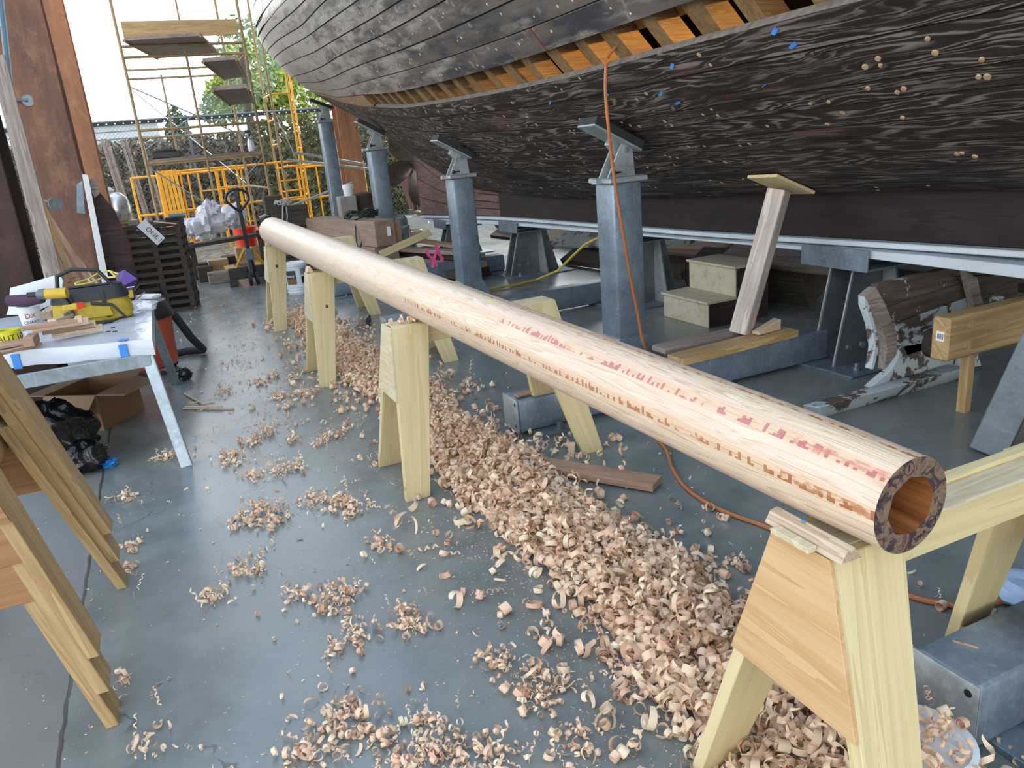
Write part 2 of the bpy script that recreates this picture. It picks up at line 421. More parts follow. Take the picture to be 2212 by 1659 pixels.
SEAM = [(YS, v) for v in (
    [.06, .07, .05, .04, .03, .03], [.165, .155, .16, .165, .17, .17], [.24, .235, .25, .255, .25, .25],
    [.295, .295, .31, .315, .32, .32], [.365, .345, .38, .385, .38, .37], [.39, .385, .415, .425, .42, .41],
    [.42, .417, .455, .465, .46, .45], [.48, .475, .503, .505, .495, .47], [.52, .52, .537, .536, .515, .49],
    [.57, .57, .58, .575, .535, .51], [.61, .612, .625, .605, .565, .535], [.66, .66, .668, .645, .605, .575],
    [.71, .71, .71, .685, .65, .615], [.75, .75, .75, .73, .715, .70], [.80, .80, .80, .78, .77, .76],
    [.85, .85, .85, .82, .82, .82], [.90, .90, .90, .88, .88, .88], [.96, .96, .96, .96, .94, .94],
    [1.05, 1.05, 1.05, 1.05, 1.05, 1.05], [1.16]*6, [1.27]*6, [1.38]*6, [1.5]*6, [1.63]*6, [1.78]*6)]  # topmost rows added out of view so the hull shades the yard
TH = .05
def arc(y, s): return (V(hull(y, s+.004))-V(hull(y, s-.004))).length/.008
def plank(k, ya, yb, parent, mat, name='plank', side=1, seg=None):
    n = seg or max(6, int((yb-ya)*4)); m = 4
    bm = bmesh.new(); uvl = bm.loops.layers.uv.new('UVMap'); rows = []; uvs = {}
    for i in range(n+1):
        y = ya+(yb-ya)*i/n; s0, s1 = seam(k, y), seam(k+1, y)
        ar = max(.05, arc(y, (s0+s1)/2)); g = min(.0058/ar, (s1-s0)*.2); row = []
        for j in range(m+1):
            s = s0+g+(s1-s0-2*g)*j/m; v = bm.verts.new(hv(y, s, 0, side)); uvs[v] = (y, (s-s0)*ar+k*.37); row.append(v)
        for j in (m, 0):
            s = s0+g+(s1-s0-2*g)*j/m; v = bm.verts.new(hv(y, s, TH, side)); uvs[v] = (y, (s-s0)*ar+k*.37); row.append(v)
        rows.append(row)
    R = m+3
    for i in range(n):
        for j in range(R):
            f = bm.faces.new((rows[i][j], rows[i+1][j], rows[i+1][(j+1) % R], rows[i][(j+1) % R]))
            f.material_index = 0 if j < m else 1; f.smooth = j < m
    for r in (rows[0], rows[-1]): bm.faces.new(r).material_index = 2
    bmesh.ops.recalc_face_normals(bm, faces=bm.faces)
    o0 = WM[parent.name].translation
    for f in bm.faces:
        for l in f.loops: l[uvl].uv = uvs[l.vert]
    for v in bm.verts: v.co -= o0
    me = bpy.data.meshes.new(name); bm.to_mesh(me); bm.free()
    for x in (mat, M['plank_edge'] if k in (7, 9) else M['caulk'], M['plank_end']): me.materials.append(x)
    me.set_sharp_from_angle(angle=.6)
    return link(bpy.data.objects.new(name, me), Matrix.Translation(o0), parent)
def strip(name, mat, parent, f, ya, yb, n, s0, s1, m=1, thick=.012):
    """a band of hull skin between seams s0(y), s1(y) at inward offset f, with its own thickness"""
    b = MB(); vs = []; fs = []
    for i in range(n+1):
        y = ya+(yb-ya)*i/n
        for off in (f, f+thick):
            for j in range(m+1): vs.append(hv(y, s0(y)+(s1(y)-s0(y))*j/m, off))
    w = m+1
    for i in range(n):
        a, c = i*2*w, (i+1)*2*w
        for j in range(m): fs += [(a+j, c+j, c+j+1, a+j+1), (a+w+j, a+w+j+1, c+w+j+1, c+w+j)]
        fs += [(a, a+w, c+w, c), (a+m, c+m, c+w+m, a+w+m)]
    b.add(vs, fs); return b.build(name, mat, parent)
def KS(y): return pch([0, 2.5, 3.9, 5, 6.5, 8.7, 12.6], [.90, .85, .81, .775, .745, .70, .545], y)
def build_boat():
    boat = thing('wooden_boat', 'large old wooden boat with dark weathered planking, propped up on steel stands', 'boat', (HXC, 5, .5))
    yend = 16.7
    for k in range(len(SEAM)-1):
        low = k < 8; mat = M['hull_low'] if low else M['hull_top']
        if k == 8:                                   # the missing strake: only its after end is planked, in new wood
            plank(k, 9.7, 13.2, boat, M['new_plank']); plank(k, 13.21, yend, boat, M['new_plank'])
        elif k == 9: plank(k, -3, 4.62, boat, mat); plank(k, 4.645, yend, boat, mat)
        elif k == 11: plank(k, -3, 7.25, boat, mat); plank(k, 7.262, yend, boat, mat)
        elif k == 12: plank(k, -3, 5.6, boat, mat); plank(k, 5.607, yend, boat, mat)
        else: plank(k, -3, yend, boat, mat)
    for k in range(1, len(SEAM)-1):                  # black stopping at the bottom of each seam
        if k in (8, 9):
            strip('seam_caulking', M['caulk'], boat, .012, 9.75, yend-.05, 24, lambda y: seam(k, y)-.012, lambda y: seam(k, y)+.012)
        else:
            strip('seam_caulking', M['caulk'], boat, .012, -2.95, yend-.05, 48, lambda y: seam(k, y)-.012, lambda y: seam(k, y)+.012)
    # frames seen through the gap
    y = 1.1
    i = 0
    while y < 10.2:
        b = MB(); vs = []; fs = []; n = 22; w = .055 if i % 2 else .07
        for j in range(n+1):
            s = .30+.5*j/n
            for dy, off in ((-w, TH+.004), (w, TH+.004), (w, TH+.12), (-w, TH+.12)): vs.append(hv(y+dy, s, off))
        for j in range(n):
            a = j*4; fs += [(a+q, a+(q+1) % 4, a+4+(q+1) % 4, a+4+q) for q in range(4)]
        fs += [(0, 1, 2, 3), (n*4+3, n*4+2, n*4+1, n*4)]
        b.add(vs, fs).build('frame', M['rib'], boat); y += .36+.05*math.sin(i*2.1); i += 1
    for s in (.44, .532, .64, .72):             # inner stringers across the frames
        strip('stringer', M['rib'], boat, TH+.13, 0.2, 10.5, 30, lambda y: s, lambda y: s+.016, 1, .05)
    # far side and deck close the boat
    b = MB(); n = 60; m = 24; vs = []; fs = []
    for i in range(n+1):
        for j in range(m+1): vs.append(hv(-3+19.7*i/n, 1.78*j/m, 0, -1))
    for i in range(n):
        for j in range(m): a = i*(m+1)+j; fs.append((a, a+1, a+m+2, a+m+1))
    b.add(vs, fs).build('far_side_planking', M['hull_low'], boat, smooth=True)
    b = MB(); vs = []; fs = []
    for i in range(n+1):
        y = -3+19.7*i/n; vs += [hv(y, 1.6), hv(y, 1.6, 0, -1)]
    fs = [(2*i, 2*i+1, 2*i+3, 2*i+2) for i in range(n)]
    b.add(vs, fs).build('deck', M['dark_in'], boat)
    b = MB().prism([(-hull(-3, s)[0]+HXC, hull(-3, s)[2]) for s in np.linspace(0, 1.5, 20)]+[(hull(-3, s)[0]-HXC, hull(-3, s)[2]) for s in np.linspace(1.5, 0, 20)], .03,
                   TR((HXC, -3, 0), PI/2)); b.build('bulkhead', M['dark_in'], boat)
    b = MB(); vs = []
    for i in range(41):
        y = -3+15.5*i/40; vs += [hv(y, .30, .06), hv(y, .30, .06, -1)]
    b.add(vs, [(2*i, 2*i+1, 2*i+3, 2*i+2) for i in range(40)]).build('lamp_baffle', M['dark_in'], boat)  # added unseen sheet that stops lamp light leaking down onto the keel
    # transom
    b = MB(); pts = [hv(16.7, s) for s in np.linspace(0, 1.78, 16)]+[hv(16.7, s, 0, -1) for s in np.linspace(1.78, 0, 16)]
    b.add(pts+[p+V((0, .05, 0)) for p in pts], [tuple(range(32)), tuple(range(63, 31, -1))]+[(i, i+32, (i+1) % 32+32, (i+1) % 32) for i in range(32)])
    b.build('transom', M['hull_top'], boat)
    # keel, shoe, deadwood
    def slab(name, ys, lo, hi, x0, x1, mat):
        b = MB(); vs = []; fs = []
        for y in ys: vs += [(x0, y, lo(y)), (x1, y, lo(y)), (x1, y, hi(y)), (x0, y, hi(y))]
        for i in range(len(ys)-1):
            a = 4*i; fs += [(a+q, a+(q+1) % 4, a+4+(q+1) % 4, a+4+q) for q in range(4)]
        fs += [(0, 3, 2, 1), tuple(4*(len(ys)-1)+q for q in range(4))]
        return b.add(vs, fs).build(name, mat, boat, None, .006)
    def zr(y): return pch(HST, HZR, y)
    ys = list(np.linspace(-3, 9.3, 40))
    slab('keel', ys, KS, lambda y: zr(y)+.06, HXC-.13, HXC+.13, M['keel_long'])
    tiers = [(0, .25), (.25, .5), (.5, .76), (.76, 1.0)]
    for q, (a, c) in enumerate(tiers):
        ye = 12.66-.03*q
        slab('deadwood_timber', list(np.linspace(9.31, ye, 14)), lambda y: KS(y)+(zr(y)+.05-KS(y))*a+.004, lambda y: KS(y)+(zr(y)+.05-KS(y))*c-.004,
             HXC-.11, HXC+.11, M['deadwood'])
    b = MB().hexa([(HXC-.09, 12.62, .5), (HXC+.09, 12.62, .5), (HXC+.09, 12.76, .5), (HXC-.09, 12.76, .5)],
                  [(HXC-.09, 12.58, 1.85), (HXC+.09, 12.58, 1.85), (HXC+.09, 12.80, 1.85), (HXC-.09, 12.80, 1.85)])
    b.build('sternpost', M['deadwood_up'], boat, None, .004)
    slab('keel_shoe', list(np.linspace(-3, 12.5, 40)), lambda y: KS(y)-.035, lambda y: KS(y)-.001, HXC-.2, HXC+.16, M['white_paint'])
    slab('horn_timber', list(np.linspace(12.7, 16.5, 14)), lambda y: zr(y)-.05, lambda y: zr(y)+.08, HXC-.1, HXC+.1, M['deadwood'])
    # propeller: hub and three blades
    hub = MB().lathe([(.03, -.2), (.055, -.17), (.075, -.05), (.075, .06), (.05, .17), (.02, .2)], 20, TR((HXC, 13.02, 1.34), PI/2)).build('propeller_hub', M['brass'], boat, None, 0, True)
    MB().lathe([(.095, 0), (.095, .08)], 20, TR((HXC, 12.87, 1.34), PI/2)).build('stern_bearing', M['deadwood'], boat, None, 0, True)
    for a in (119, 196, 266):
        b = MB(); vs = []; fs = []; n = 14; m = 8; A = math.radians(a)
        rad = V((math.cos(A), 0, math.sin(A))); tan = V((-math.sin(A), 0, math.cos(A))); ax = V((0, 1, 0))
        for i in range(n+1):
            r = .06+.60*i/n; q = i/n; hw = .055+.235*math.sin(PI*min(1, q**.8*.93+.02))**.8*(1-.25*q); hw = hw if i < n else .02
            pit = math.radians(58-34*q); w = tan*math.cos(pit)+ax*math.sin(pit); nn = rad.cross(w)
            for j in range(m+1):
                u = 2*j/m-1; th = .012*(1-u*u)*(1-.7*q)+.002
                c = V((HXC, 13.04, 1.34))+rad*r+w*(u*hw); vs += [c+nn*th, c-nn*th]
        W2 = 2*(m+1)
        for i in range(n):
            for j in range(m):
                p = i*W2+2*j; fs += [(p, p+2, p+W2+2, p+W2), (p+1, p+W2+1, p+W2+3, p+3)]
            fs += [(i*W2, i*W2+W2, i*W2+W2+1, i*W2+1), (i*W2+2*m, i*W2+2*m+1, i*W2+W2+2*m+1, i*W2+W2+2*m)]
        fs += [tuple([n*W2+2*j for j in range(m+1)]+[n*W2+2*j+1 for j in range(m, -1, -1)])]
        b.add(vs, fs).build('propeller_blade', M['brass'], hub, None, 0, True)
    # rudder with its stock and the heel skeg
    prof = [(13.42, 2.2), (14.05, 2.3), (14.0, 1.35), (13.85, .95), (13.55, .62), (13.42, .62)]
    rud = MB().prism([(y, z) for y, z in prof], .09, Matrix(((0, 0, 1, HXC-.045), (1, 0, 0, 0), (0, 1, 0, 0), (0, 0, 0, 1)))).build('rudder', M['deadwood_up'], boat, None, .006)
    MB().tube([(HXC, 13.37, .56), (HXC, 13.37, 2.25)], .05, 14).build('rudder_stock', M['deadwood_up'], rud, None, 0, True)
    MB().bar((HXC, 12.5, .52), (HXC, 13.6, .56), .12, .06).build('heel_skeg', M['brass'], boat, None, .004)
    # plugs over the fastenings
    rnd = random.Random(3); spots = []
    y = 1.3
    while y < 12.5:
        for k in range(0, 19):
            if k == 8 and y < 9.9: continue
            lowp = k < 8
            if rnd.random() > (.50 if lowp else .80): continue
            for q in range(rnd.choice((1, 2, 2, 3))):
                yy = y+rnd.uniform(-.09, .09); s0, s1 = seam(k, yy), seam(k+1, yy); s = s0+(s1-s0)*rnd.uniform(.15, .85)
                spots.append((yy, s, lowp))
        y += .40
    spots.sort(key=lambda a: V(hull(a[0], a[1])).length)
    proto = {}
    for key, mt in ((True, M['plug']), (False, M['plug_pale'])):
        me = MB().lathe([(.0125, -.006), (.0125, .0015), (.010, .0022)], 12).build('tmp', mt); proto[key] = me.data; bpy.data.objects.remove(me)
    rest = {True: MB(), False: MB()}
    for i, (yy, s, lowp) in enumerate(spots):
        nn = hnorm(yy, s); p = V(hull(yy, s)); Mx = nn.to_track_quat('Z', 'Y').to_matrix().to_4x4(); Mx.translation = p
        sz = rnd.uniform(.7, 1.15)*(1.0 if lowp else .85); Mx = Mx @ Matrix.Diagonal((sz, sz, 1, 1))
        if i < 100: link(bpy.data.objects.new('wooden_plug', proto[lowp]), Mx, boat)
        else: rest[lowp].lathe([(.0125, -.006), (.0125, .0015), (.010, .0022)], 8, Mx)
    for key, nm, mt in ((True, 'bottom_plugs', M['plug']), (False, 'topside_plugs', M['plug_pale'])):
        rest[key].build(nm, mt, boat)['kind'] = 'stuff'
    return boat
BOAT = build_boat()
def lamp_in_hull():
    l = bpy.data.lights.new('work_lamp_light', 'POINT'); l.energy = 190; l.color = (1, .52, .14); l.shadow_soft_size = .06
    o = bpy.data.objects.new('work_lamp_light', l); COL.objects.link(o); o.location = (4.0, 2.9, 2.35)
lamp_in_hull()
# ------------------------------------------------------------------ the hollow spar on its four sawhorses
MA, MBE = V((1.131, .871, .910)), V((.991, 8.0, .952))
MAX = (MBE-MA).normalized(); MU = MAX.cross(V((0, 0, 1))).normalized(); MV = MU.cross(MAX)
def mrad(t): return pch([0, .03, .1, .25, .45, .7, 1], [.094, .100, .104, .111, .1165, .124, .132], t)
def mpt(t, a, r): return MA+(MBE-MA)*t+(MU*math.cos(a)+MV*math.sin(a))*r
def mat_mast():
    t = NT('spar_staves'); tc = t.n('TexCoord'); sep = t.n('SeparateXYZ'); t.l(tc.outputs['UV'], sep.inputs[0])
    u, a = sep.outputs['X'], sep.outputs['Y']                   # metres along, staves (0-8) around
    st = t.math('FLOOR', a); fr = t.math('FRACT', a)
    cmb = t.n('CombineXYZ'); t.l(t.math('MULTIPLY', u, .9), cmb.inputs[0]); t.l(t.math('MULTIPLY', a, 2.1), cmb.inputs[1]); t.l(t.math('MULTIPLY', st, 7.3), cmb.inputs[2])
    w = t.noise(cmb.outputs[0], .6, 2)
    v2 = t.n('VectorMath', operation='MULTIPLY_ADD'); t.l(w, v2.inputs[0]); v2.inputs[1].default_value = (0, 2.4, 0); t.l(cmb.outputs[0], v2.inputs[2])
    g = t.noise(v2.outputs[0], 1.3, 2); band = t.math('FRACT', t.math('MULTIPLY', g, 13.0))
    grain = t.ramp(band, [(0, 0.0), (.55, .35), (.85, 1.0), (1, 0.0)])
    tone = t.noise(cmb.outputs[0], .35, 1)
    base = t.mix(t.ramp(tone, [(.4, 0.0), (.6, 1.0)]), (.66, .50, .385), (.68, .565, .405))
    c = t.mix(t.math('MULTIPLY', grain, .72), base, (.42, .25, .155))
    near = t.math('MULTIPLY_ADD', u, -1/4.3, 1.15, clamp=True)      # the far half is planed clean and still silvery
    c = t.mix(t.math('MULTIPLY', t.math('SUBTRACT', 1.0, near), .6), c, (.62, .53, .42))
    # glue lines, with torn glue and saw marks left along three of them
    def strip_mask(pos, half):
        return t.math('LESS_THAN', t.math('ABSOLUTE', t.math('SUBTRACT', a, pos)), half)
    cu = t.n('CombineXYZ'); t.l(t.math('MULTIPLY', u, 55.0), cu.inputs[0]); t.l(t.math('MULTIPLY', a, 2.5), cu.inputs[1])
    tick = t.ramp(t.noise(cu.outputs[0], 1, 2), [(.50, 0.0), (.54, 1.0)])
    cl = t.n('CombineXYZ'); t.l(t.math('MULTIPLY', u, 5.0), cl.inputs[0]); t.l(a, cl.inputs[1])
    patch = t.ramp(t.noise(cl.outputs[0], 1, 3), [(.36, 0.0), (.42, 1.0)])
    for pos, col, half, far in ((3.90, (.35, .12, .04), .14, 2.6), (2.90, (.40, .12, .12), .15, 1.6), (1.90, (.36, .15, .06), .07, 2.4)):
        m0 = strip_mask(pos, half*1.25)
        c = t.mix(t.math('MULTIPLY', m0, t.math('MULTIPLY', near, .5)), c, (.60, .40, .22))
        cell = t.math('FLOOR', t.math('ADD', t.math('MULTIPLY', u, 105.0), t.math('MULTIPLY', a, .8))); wn = t.n('TexWhiteNoise', noise_dimensions='1D'); t.l(t.math('ADD', cell, pos*37.3), wn.inputs['W'])
        wn2 = t.n('TexWhiteNoise', noise_dimensions='1D'); t.l(t.math('ADD', cell, pos*91.7+400), wn2.inputs['W'])
        top = t.math('MULTIPLY_ADD', wn.outputs[0], half*1.9, -half*.9)
        m = t.math('MULTIPLY', t.math('LESS_THAN', t.math('SUBTRACT', a, pos), half), t.math('GREATER_THAN', t.math('SUBTRACT', a, pos), t.math('MULTIPLY', top, 1.0)))
        m = t.math('MULTIPLY', m, t.math('GREATER_THAN', wn2.outputs[0], .42))
        m = t.math('MULTIPLY', m, t.math('MULTIPLY', patch, t.math('LESS_THAN', u, far)))
        c = t.mix(t.math('MULTIPLY', m, .85), c, col)
        c = t.mix(t.math('MULTIPLY', t.math('MULTIPLY', m, .75), t.math('LESS_THAN', u, .25)), c, tuple(x*.9 for x in col))
    for pos, col, hw in ((3.90, (.36, .12, .04), .11), (2.90, (.50, .17, .13), .12)):     # broad torn glue near the end
        e = t.ramp(t.noise(cl.outputs[0], 3.5, 4, .7), [(.44, 0.0), (.56, .8)])
        c = t.mix(t.math('MULTIPLY', t.math('MULTIPLY', strip_mask(pos, hw), e), t.math('LESS_THAN', u, .22)), c, col)
    line = t.math('LESS_THAN', t.math('ABSOLUTE', t.math('SUBTRACT', t.math('FRACT', t.math('ADD', a, .1)), 0.0)), .012)
    c = t.mix(t.math('MULTIPLY', line, .55), c, (.20, .12, .08))
    return t.done(c, t.math('MULTIPLY_ADD', w, .2, .32), 0, bump=band, bstr=.06, bdist=.002, spec=.4, coat=.15)
def mat_end():
    t = NT('inked_end_grain'); v = t.coords('Object', rand=False)
    n = t.noise(v, 26, 5, .7, 1.5); g = t.noise(v, 140, 2)
    c = t.mix(t.ramp(g, [(.35, 0.0), (.7, 1.0)]), (.21, .135, .085), (.12, .075, .05))
    k = t.ramp(n, [(.50, 0.0), (.56, .9)]); c = t.mix(k, c, (.022, .010, .022))
    c = t.mix(t.ramp(t.noise(v, 15, 2), [(.66, 0.0), (.72, .7)]), c, (.05, .10, .03))
    return t.done(c, .65)
def mat_bore():
    t = NT('varnished_bore'); v = t.coords('Object', (10, .7, 10), rand=False); n = t.noise(v, 5, 3)
    c = t.mix(t.ramp(n, [(.35, 0.0), (.65, 1.0)]), (.36, .135, .04), (.16, .05, .02)); return t.done(c, .25, coat=.3)
M['mast'] = mat_mast(); M['mast_end'] = mat_end(); M['bore'] = mat_bore()
def build_mast():
    root = thing('wooden_spar', 'long round hollow wooden spar with red-brown glue marks, lying across sawhorses', 'spar', (1.06, 4.4, .81))
    n, m = 64, 60; L = (MBE-MA).length
    bm = bmesh.new(); uvl = bm.loops.layers.uv.new('UVMap'); rows = []
    for i in range(m+1):
        t = (i/m)**1.4; rows.append([bm.verts.new(mpt(t, 2*PI*k/n, mrad(t))) for k in range(n)])
    for i in range(m):
        for k in range(n):
            f = bm.faces.new((rows[i][k], rows[i][(k+1) % n], rows[i+1][(k+1) % n], rows[i+1][k])); f.smooth = True
            for l, (ii, kk) in zip(f.loops, ((i, k), (i, k+1), (i+1, k+1), (i+1, k))): l[uvl].uv = ((ii/m)**1.4*L, kk/n*8)
    bmesh.ops.recalc_face_normals(bm, faces=bm.faces)
    # make sure the outside faces out
    f0 = next(iter(bm.faces)); c0 = f0.calc_center_median()
    if f0.normal.dot(c0-(MA+MAX*(c0-MA).dot(MAX))) < 0: bmesh.ops.reverse_faces(bm, faces=bm.faces)
    o0 = WM[root.name].translation
    for v in bm.verts: v.co -= o0
    me = bpy.data.meshes.new('staves'); bm.to_mesh(me); bm.free(); me.materials.append(M['mast'])
    link(bpy.data.objects.new('staves', me), Matrix.Translation(o0), root)
    # end grain rings with the eight-sided bore
    def ring(t, r, ri, name):
        b = MB(); N = 64; vs = []; fs = []
        for k in range(N):
            a = 2*PI*k/N; w = (a-math.radians(8)) % (PI/4)-PI/8; rr = ri*math.cos(PI/8)/math.cos(w)
            vs += [mpt(t, a, r), mpt(t, a, rr)]
        fs = [(2*k, 2*k+1, (2*k+3) % (2*N), (2*k+2) % (2*N)) for k in range(N)]
        return b.add(vs, fs).build(name, M['mast_end'], root)
    ring(0, .094, .060, 'end_grain'); ring(1, .132, .085, 'end_grain')
    b = MB(); vs = []; N = 8
    for t in (0, .12):
        vs += [mpt(t, 2*PI*k/N+math.radians(8), .060) for k in range(N)]
    b.add(vs, [(k, (k+1) % N, (k+1) % N+N, k+N) for k in range(N)]+[tuple(range(N, 2*N))]).build('bore', M['bore'], root)
    # numbers inked on the end
    def endmark(txt, a, r, size, mt, rot=0):
        p = mpt(0, math.radians(a), r)-MAX*.0004
        text_mesh('inked_mark', txt, size, plane_frame(p, MU*math.cos(rot)+MV*math.sin(rot), -MAX), M[mt], root)
    def circ(a, r, rad):
        c = mpt(0, math.radians(a), r)-MAX*.0006; b = MB(); pts = [c+MU*math.cos(q)*rad+MV*math.sin(q)*rad for q in np.linspace(0, 2*PI, 25)]
        b.tube(pts, .0007, 5, False).build('inked_ring', M['ink'], root)
    endmark('1', 100, .078, .018, 'ink'); circ(100, .078, .0125)
    circ(-40, .078, .0115)
    endmark('SPAR', -66, .079, .014, 'ink', .4)
build_mast()
def build_horse(x0, yc, label, L=.86, sp=.28, H=.805, dxl=.09, dxr=.14, mt='pine', gus='ply', top_strip=False, M0=None, group='sawhorses under the spar', name='sawhorse'):
    """sawhorse along +x: rail, top strips, two gussets, four tapered legs"""
    base = M0 or Matrix.Translation(V((x0, yc, 0)))
    r = thing(name, label, 'sawhorse', group=group, M=base)
    P = lambda x, y, z: base @ V((x, y, z))
    hw = .075
    MB().box((L/2, 0, H-.055), (L-.03, .078, .10), base).build('rail', M[mt], r, base @ Matrix.Translation(V((L/2, 0, H))), .003)
    MB().box((L/2, .0, H-.004), (L-.02, .104, .008), base).build('top_strip', M['ply_pale'], r, base @ Matrix.Translation(V((L/2, 0, H))), .001)
    wt, wb, th = .185, .12, .036
    for xs, x_top, x_bot in ((1, 0.0, -dxl), (-1, L, L+dxr)):
        for ys in (-1, 1):
            def q(x, y, z): return (x, ys*y, z)
            xt0, xt1 = x_top, x_top+xs*wt; xb0, xb1 = x_bot, x_bot+xs*wb
            top = [q(xt0, hw-th, H-.002), q(xt1, hw-th, H-.002), q(xt1, hw, H-.002), q(xt0, hw, H-.002)]
            bot = [q(xb0, sp-th, 0), q(xb1, sp-th, 0), q(xb1, sp, 0), q(xb0, sp, 0)]
            fr = frame_of(base @ V(((xb0+xb1)/2, ys*sp, 0)), base @ V(((xt0+xt1)/2, ys*hw, H)), base.to_3x3() @ V((0, ys, 0)))
            MB().hexa(bot, top, base).build('leg', M[mt], r, fr, .002)
        zb = .465; k = (H-zb)/H; e = -xs*.011
        yt, yb = hw, hw+(sp-hw)*k; xt, xb = x_top, x_top+(x_bot-x_top)*k
        a = [(xt, -yt, H-.001), (xt, yt, H-.001), (xb, yb, zb), (xb, -yb, zb)]; c = [(p[0]+e, p[1], p[2]) for p in a]
        fr = frame_of(base @ V((xb, -yb, zb)), base @ V((xb, yb, zb)), base.to_3x3() @ V((-xs, 0, 0)))
        MB().hexa(a, c, base).build('gusset', M[gus], r, fr, .001)
    if top_strip:
        MB().box((L*.5+.12, .035, H+.006), (L*.72, .028, .012), base).build('top_batten', M['pine'], r, base @ Matrix.Translation(V((L/2, 0, H))), .001)
    return r
build_horse(1.018, 1.012, 'nearest sawhorse, plywood end panel facing the shavings, under the open spar end', L=.88, sp=.315, dxl=.05, dxr=.12, top_strip=True)
build_horse(.890, 3.56, 'pale sawhorse with shavings on its top, second from the open spar end', gus='ply_pale', sp=.265)
HB_ = build_horse(.905, 5.78, 'sawhorse with a knot low in its leg, third from the open spar end', gus='ply_pale')
HA_ = build_horse(.900, 8.05, 'farthest pale sawhorse, under the blunt end of the spar', gus='ply_pale')
def knot(h, yc, px, py, r):
    y = yc-.16
    for _ in range(6): p = at(px, py, y=y); y = yc-(.075+.205*(.805-p.z)/.805)
    n = V((0, -.969, .247)); fr = n.to_track_quat('Z', 'Y').to_matrix().to_4x4(); fr.translation = p+n*.0006
    MB().lathe([(r, 0), (r*.6, .0012), (.0, .0012)], 14, fr @ Matrix.Diagonal((1, 1.25, 1, 1)), caps=False).build('knot', M['dark_timber'], h)
knot(HB_, 5.78, 706, 662, .011); knot(HA_, 8.05, 598, 575, .013)
def chock(p, d, L, w, h, label, mt='cream_wood', group=None):
    fr = frame_of(V(p)-V(d)*L/2, V(p)+V(d)*L/2); inv = Matrix(((0, 0, 1, -L/2), (1, 0, 0, 0), (0, 1, 0, 0), (0, 0, 0, 1)))
    o = MB().prism([(-w/2, 0), (w/2, 0), (w*.25, h*.85), (-w*.1, h)], L, fr @ inv).build('wooden_chock', M[mt], None, fr, .001)
    return tag(o, label, 'chock', group)
chock((1.035, 1.01, .807), (.0, 1, 0), .20, .055, .028, 'long wedge-topped chock with a blue fleck beside the near end of the spar', 'chock')
o = MB().box((.998, 1.02, .813), (.022, .10, .012)).build('wooden_batten', M['ply_pale'], None, None, .001)
tag(o, 'thin pale offcut tucked under the long chock on the nearest sawhorse', 'offcut')
o = MB().sphere((1.033, 1.03, .838), .004, 8, (1, 1.6, .5)).build('blue_paper_scrap', M['blue_tape']); tag(o, 'tiny blue scrap on the long chock of the nearest sawhorse', 'scrap')
chock((.925, 5.80, .807), (0, 1, 0), .10, .05, .04, 'cream chock left of the spar on the knotty sawhorse')
chock((.925, 8.06, .807), (0, 1, 0), .08, .05, .04, 'cream chock left of the spar on the farthest sawhorse')
chock((1.36, 8.08, .807), (0, 1, 0), .08, .055, .04, 'cream chock right of the spar on the farthest sawhorse')
chock((1.42, 5.82, .807), (0, 1, 0), .10, .06, .045, 'cream chock right of the spar on the knotty sawhorse')
# ------------------------------------------------------------------ steel that carries the boat
def s_at_x(y, x):
    lo, hi = 0.0, .95
    for _ in range(40):
        m = (lo+hi)/2
        if hull(y, m)[0] > x: lo = m
        else: hi = m
    return lo
def build_stand(x, y, label, w=.232):
    s = s_at_x(y, x); p = V(hull(y, s)); n = hnorm(y, s)           # hull point and outward normal above the post
    r = thing('boat_stand', label, 'boat stand', (x, y, 0), 0, 'steel boat stands')
    up = V((0, 0, 1)); n = (n*.68-up*.32).normalized(); padc = p+n*.085-up*.012; zpin = padc.z-.10; zcol = zpin-.20
    h = w/2
    # flared foot
    f = .20
    MB().hexa([(x-f, y-f, .0), (x+f, y-f, .0), (x+f, y+f, .0), (x-f, y+f, .0)], [(x-h, y-h, .22), (x+h, y-h, .22), (x+h, y+h, .22), (x-h, y+h, .22)]).build('foot', M['galv'], r, None, .006)
    MB().box((x, y, (zcol+.2)/2), (w, w, zcol-.2)).build('post', M['galv'], r, None, .022, False, 3)
    MB().box((x, y, zcol+.012), (w+.07, w+.05, .035)).build('collar', M['galv_light'], r, None, .008)
    for sx in (-1, 1): MB().box((x+sx*(w/2+.05), y, zcol+.012), (.05, .06, .034)).build('collar_lug', M['galv_light'], r, None, .004)
    for dy in (-.055, .055):                                       # two cheek plates with a pin
        pr = [(-.115, zcol+.03), (.10, zcol+.03), (.085, zpin)]+[(.035+.05*math.cos(a), zpin+.05*math.sin(a)) for a in np.linspace(0, PI*.85, 8)]
        cheek = MB().prism(pr, .012, Matrix(((1, 0, 0, x), (0, 0, 1, y+dy-.006), (0, 1, 0, 0), (0, 0, 0, 1)))).build('cheek_plate', M['galv_light'], r, None, .0015)
    MB().tube([(x+.035, y-.075, zpin), (x+.035, y+.075, zpin)], .018, 14).build('pin', M['galv'], cheek, None, 0, True)
    MB().tube([(x-.01, y-.06, zcol+.06), (x-.075, y-.09, zcol+.06)], .006, 8).sphere((x-.085, y-.095, zcol+.06), .019, 12).build('knob', M['black'], r, None, 0, True)
    t = V((0, 1, 0)); q = t.cross(n).normalized()
    pf = plane_frame(padc, q, n)
    MB().bar((x+.035, y, zpin-.02), padc+n*.03, .085, .06, (0, 1, 0)).build('swivel', M['galv_light'], r, None, .008)
    pp = MB().box((0, 0, .022), (.40, .22, .014), pf).build('pad_plate', M['galv_light'], r, pf, .002)
    MB().box((0, 0, -.012), (.40, .22, .052), pf).build('pad_block', M['rubber'], pp, pf, .003)
    return r
st3 = build_stand(2.86, 4.60, 'steel boat stand with a rust-orange cord running down its post')
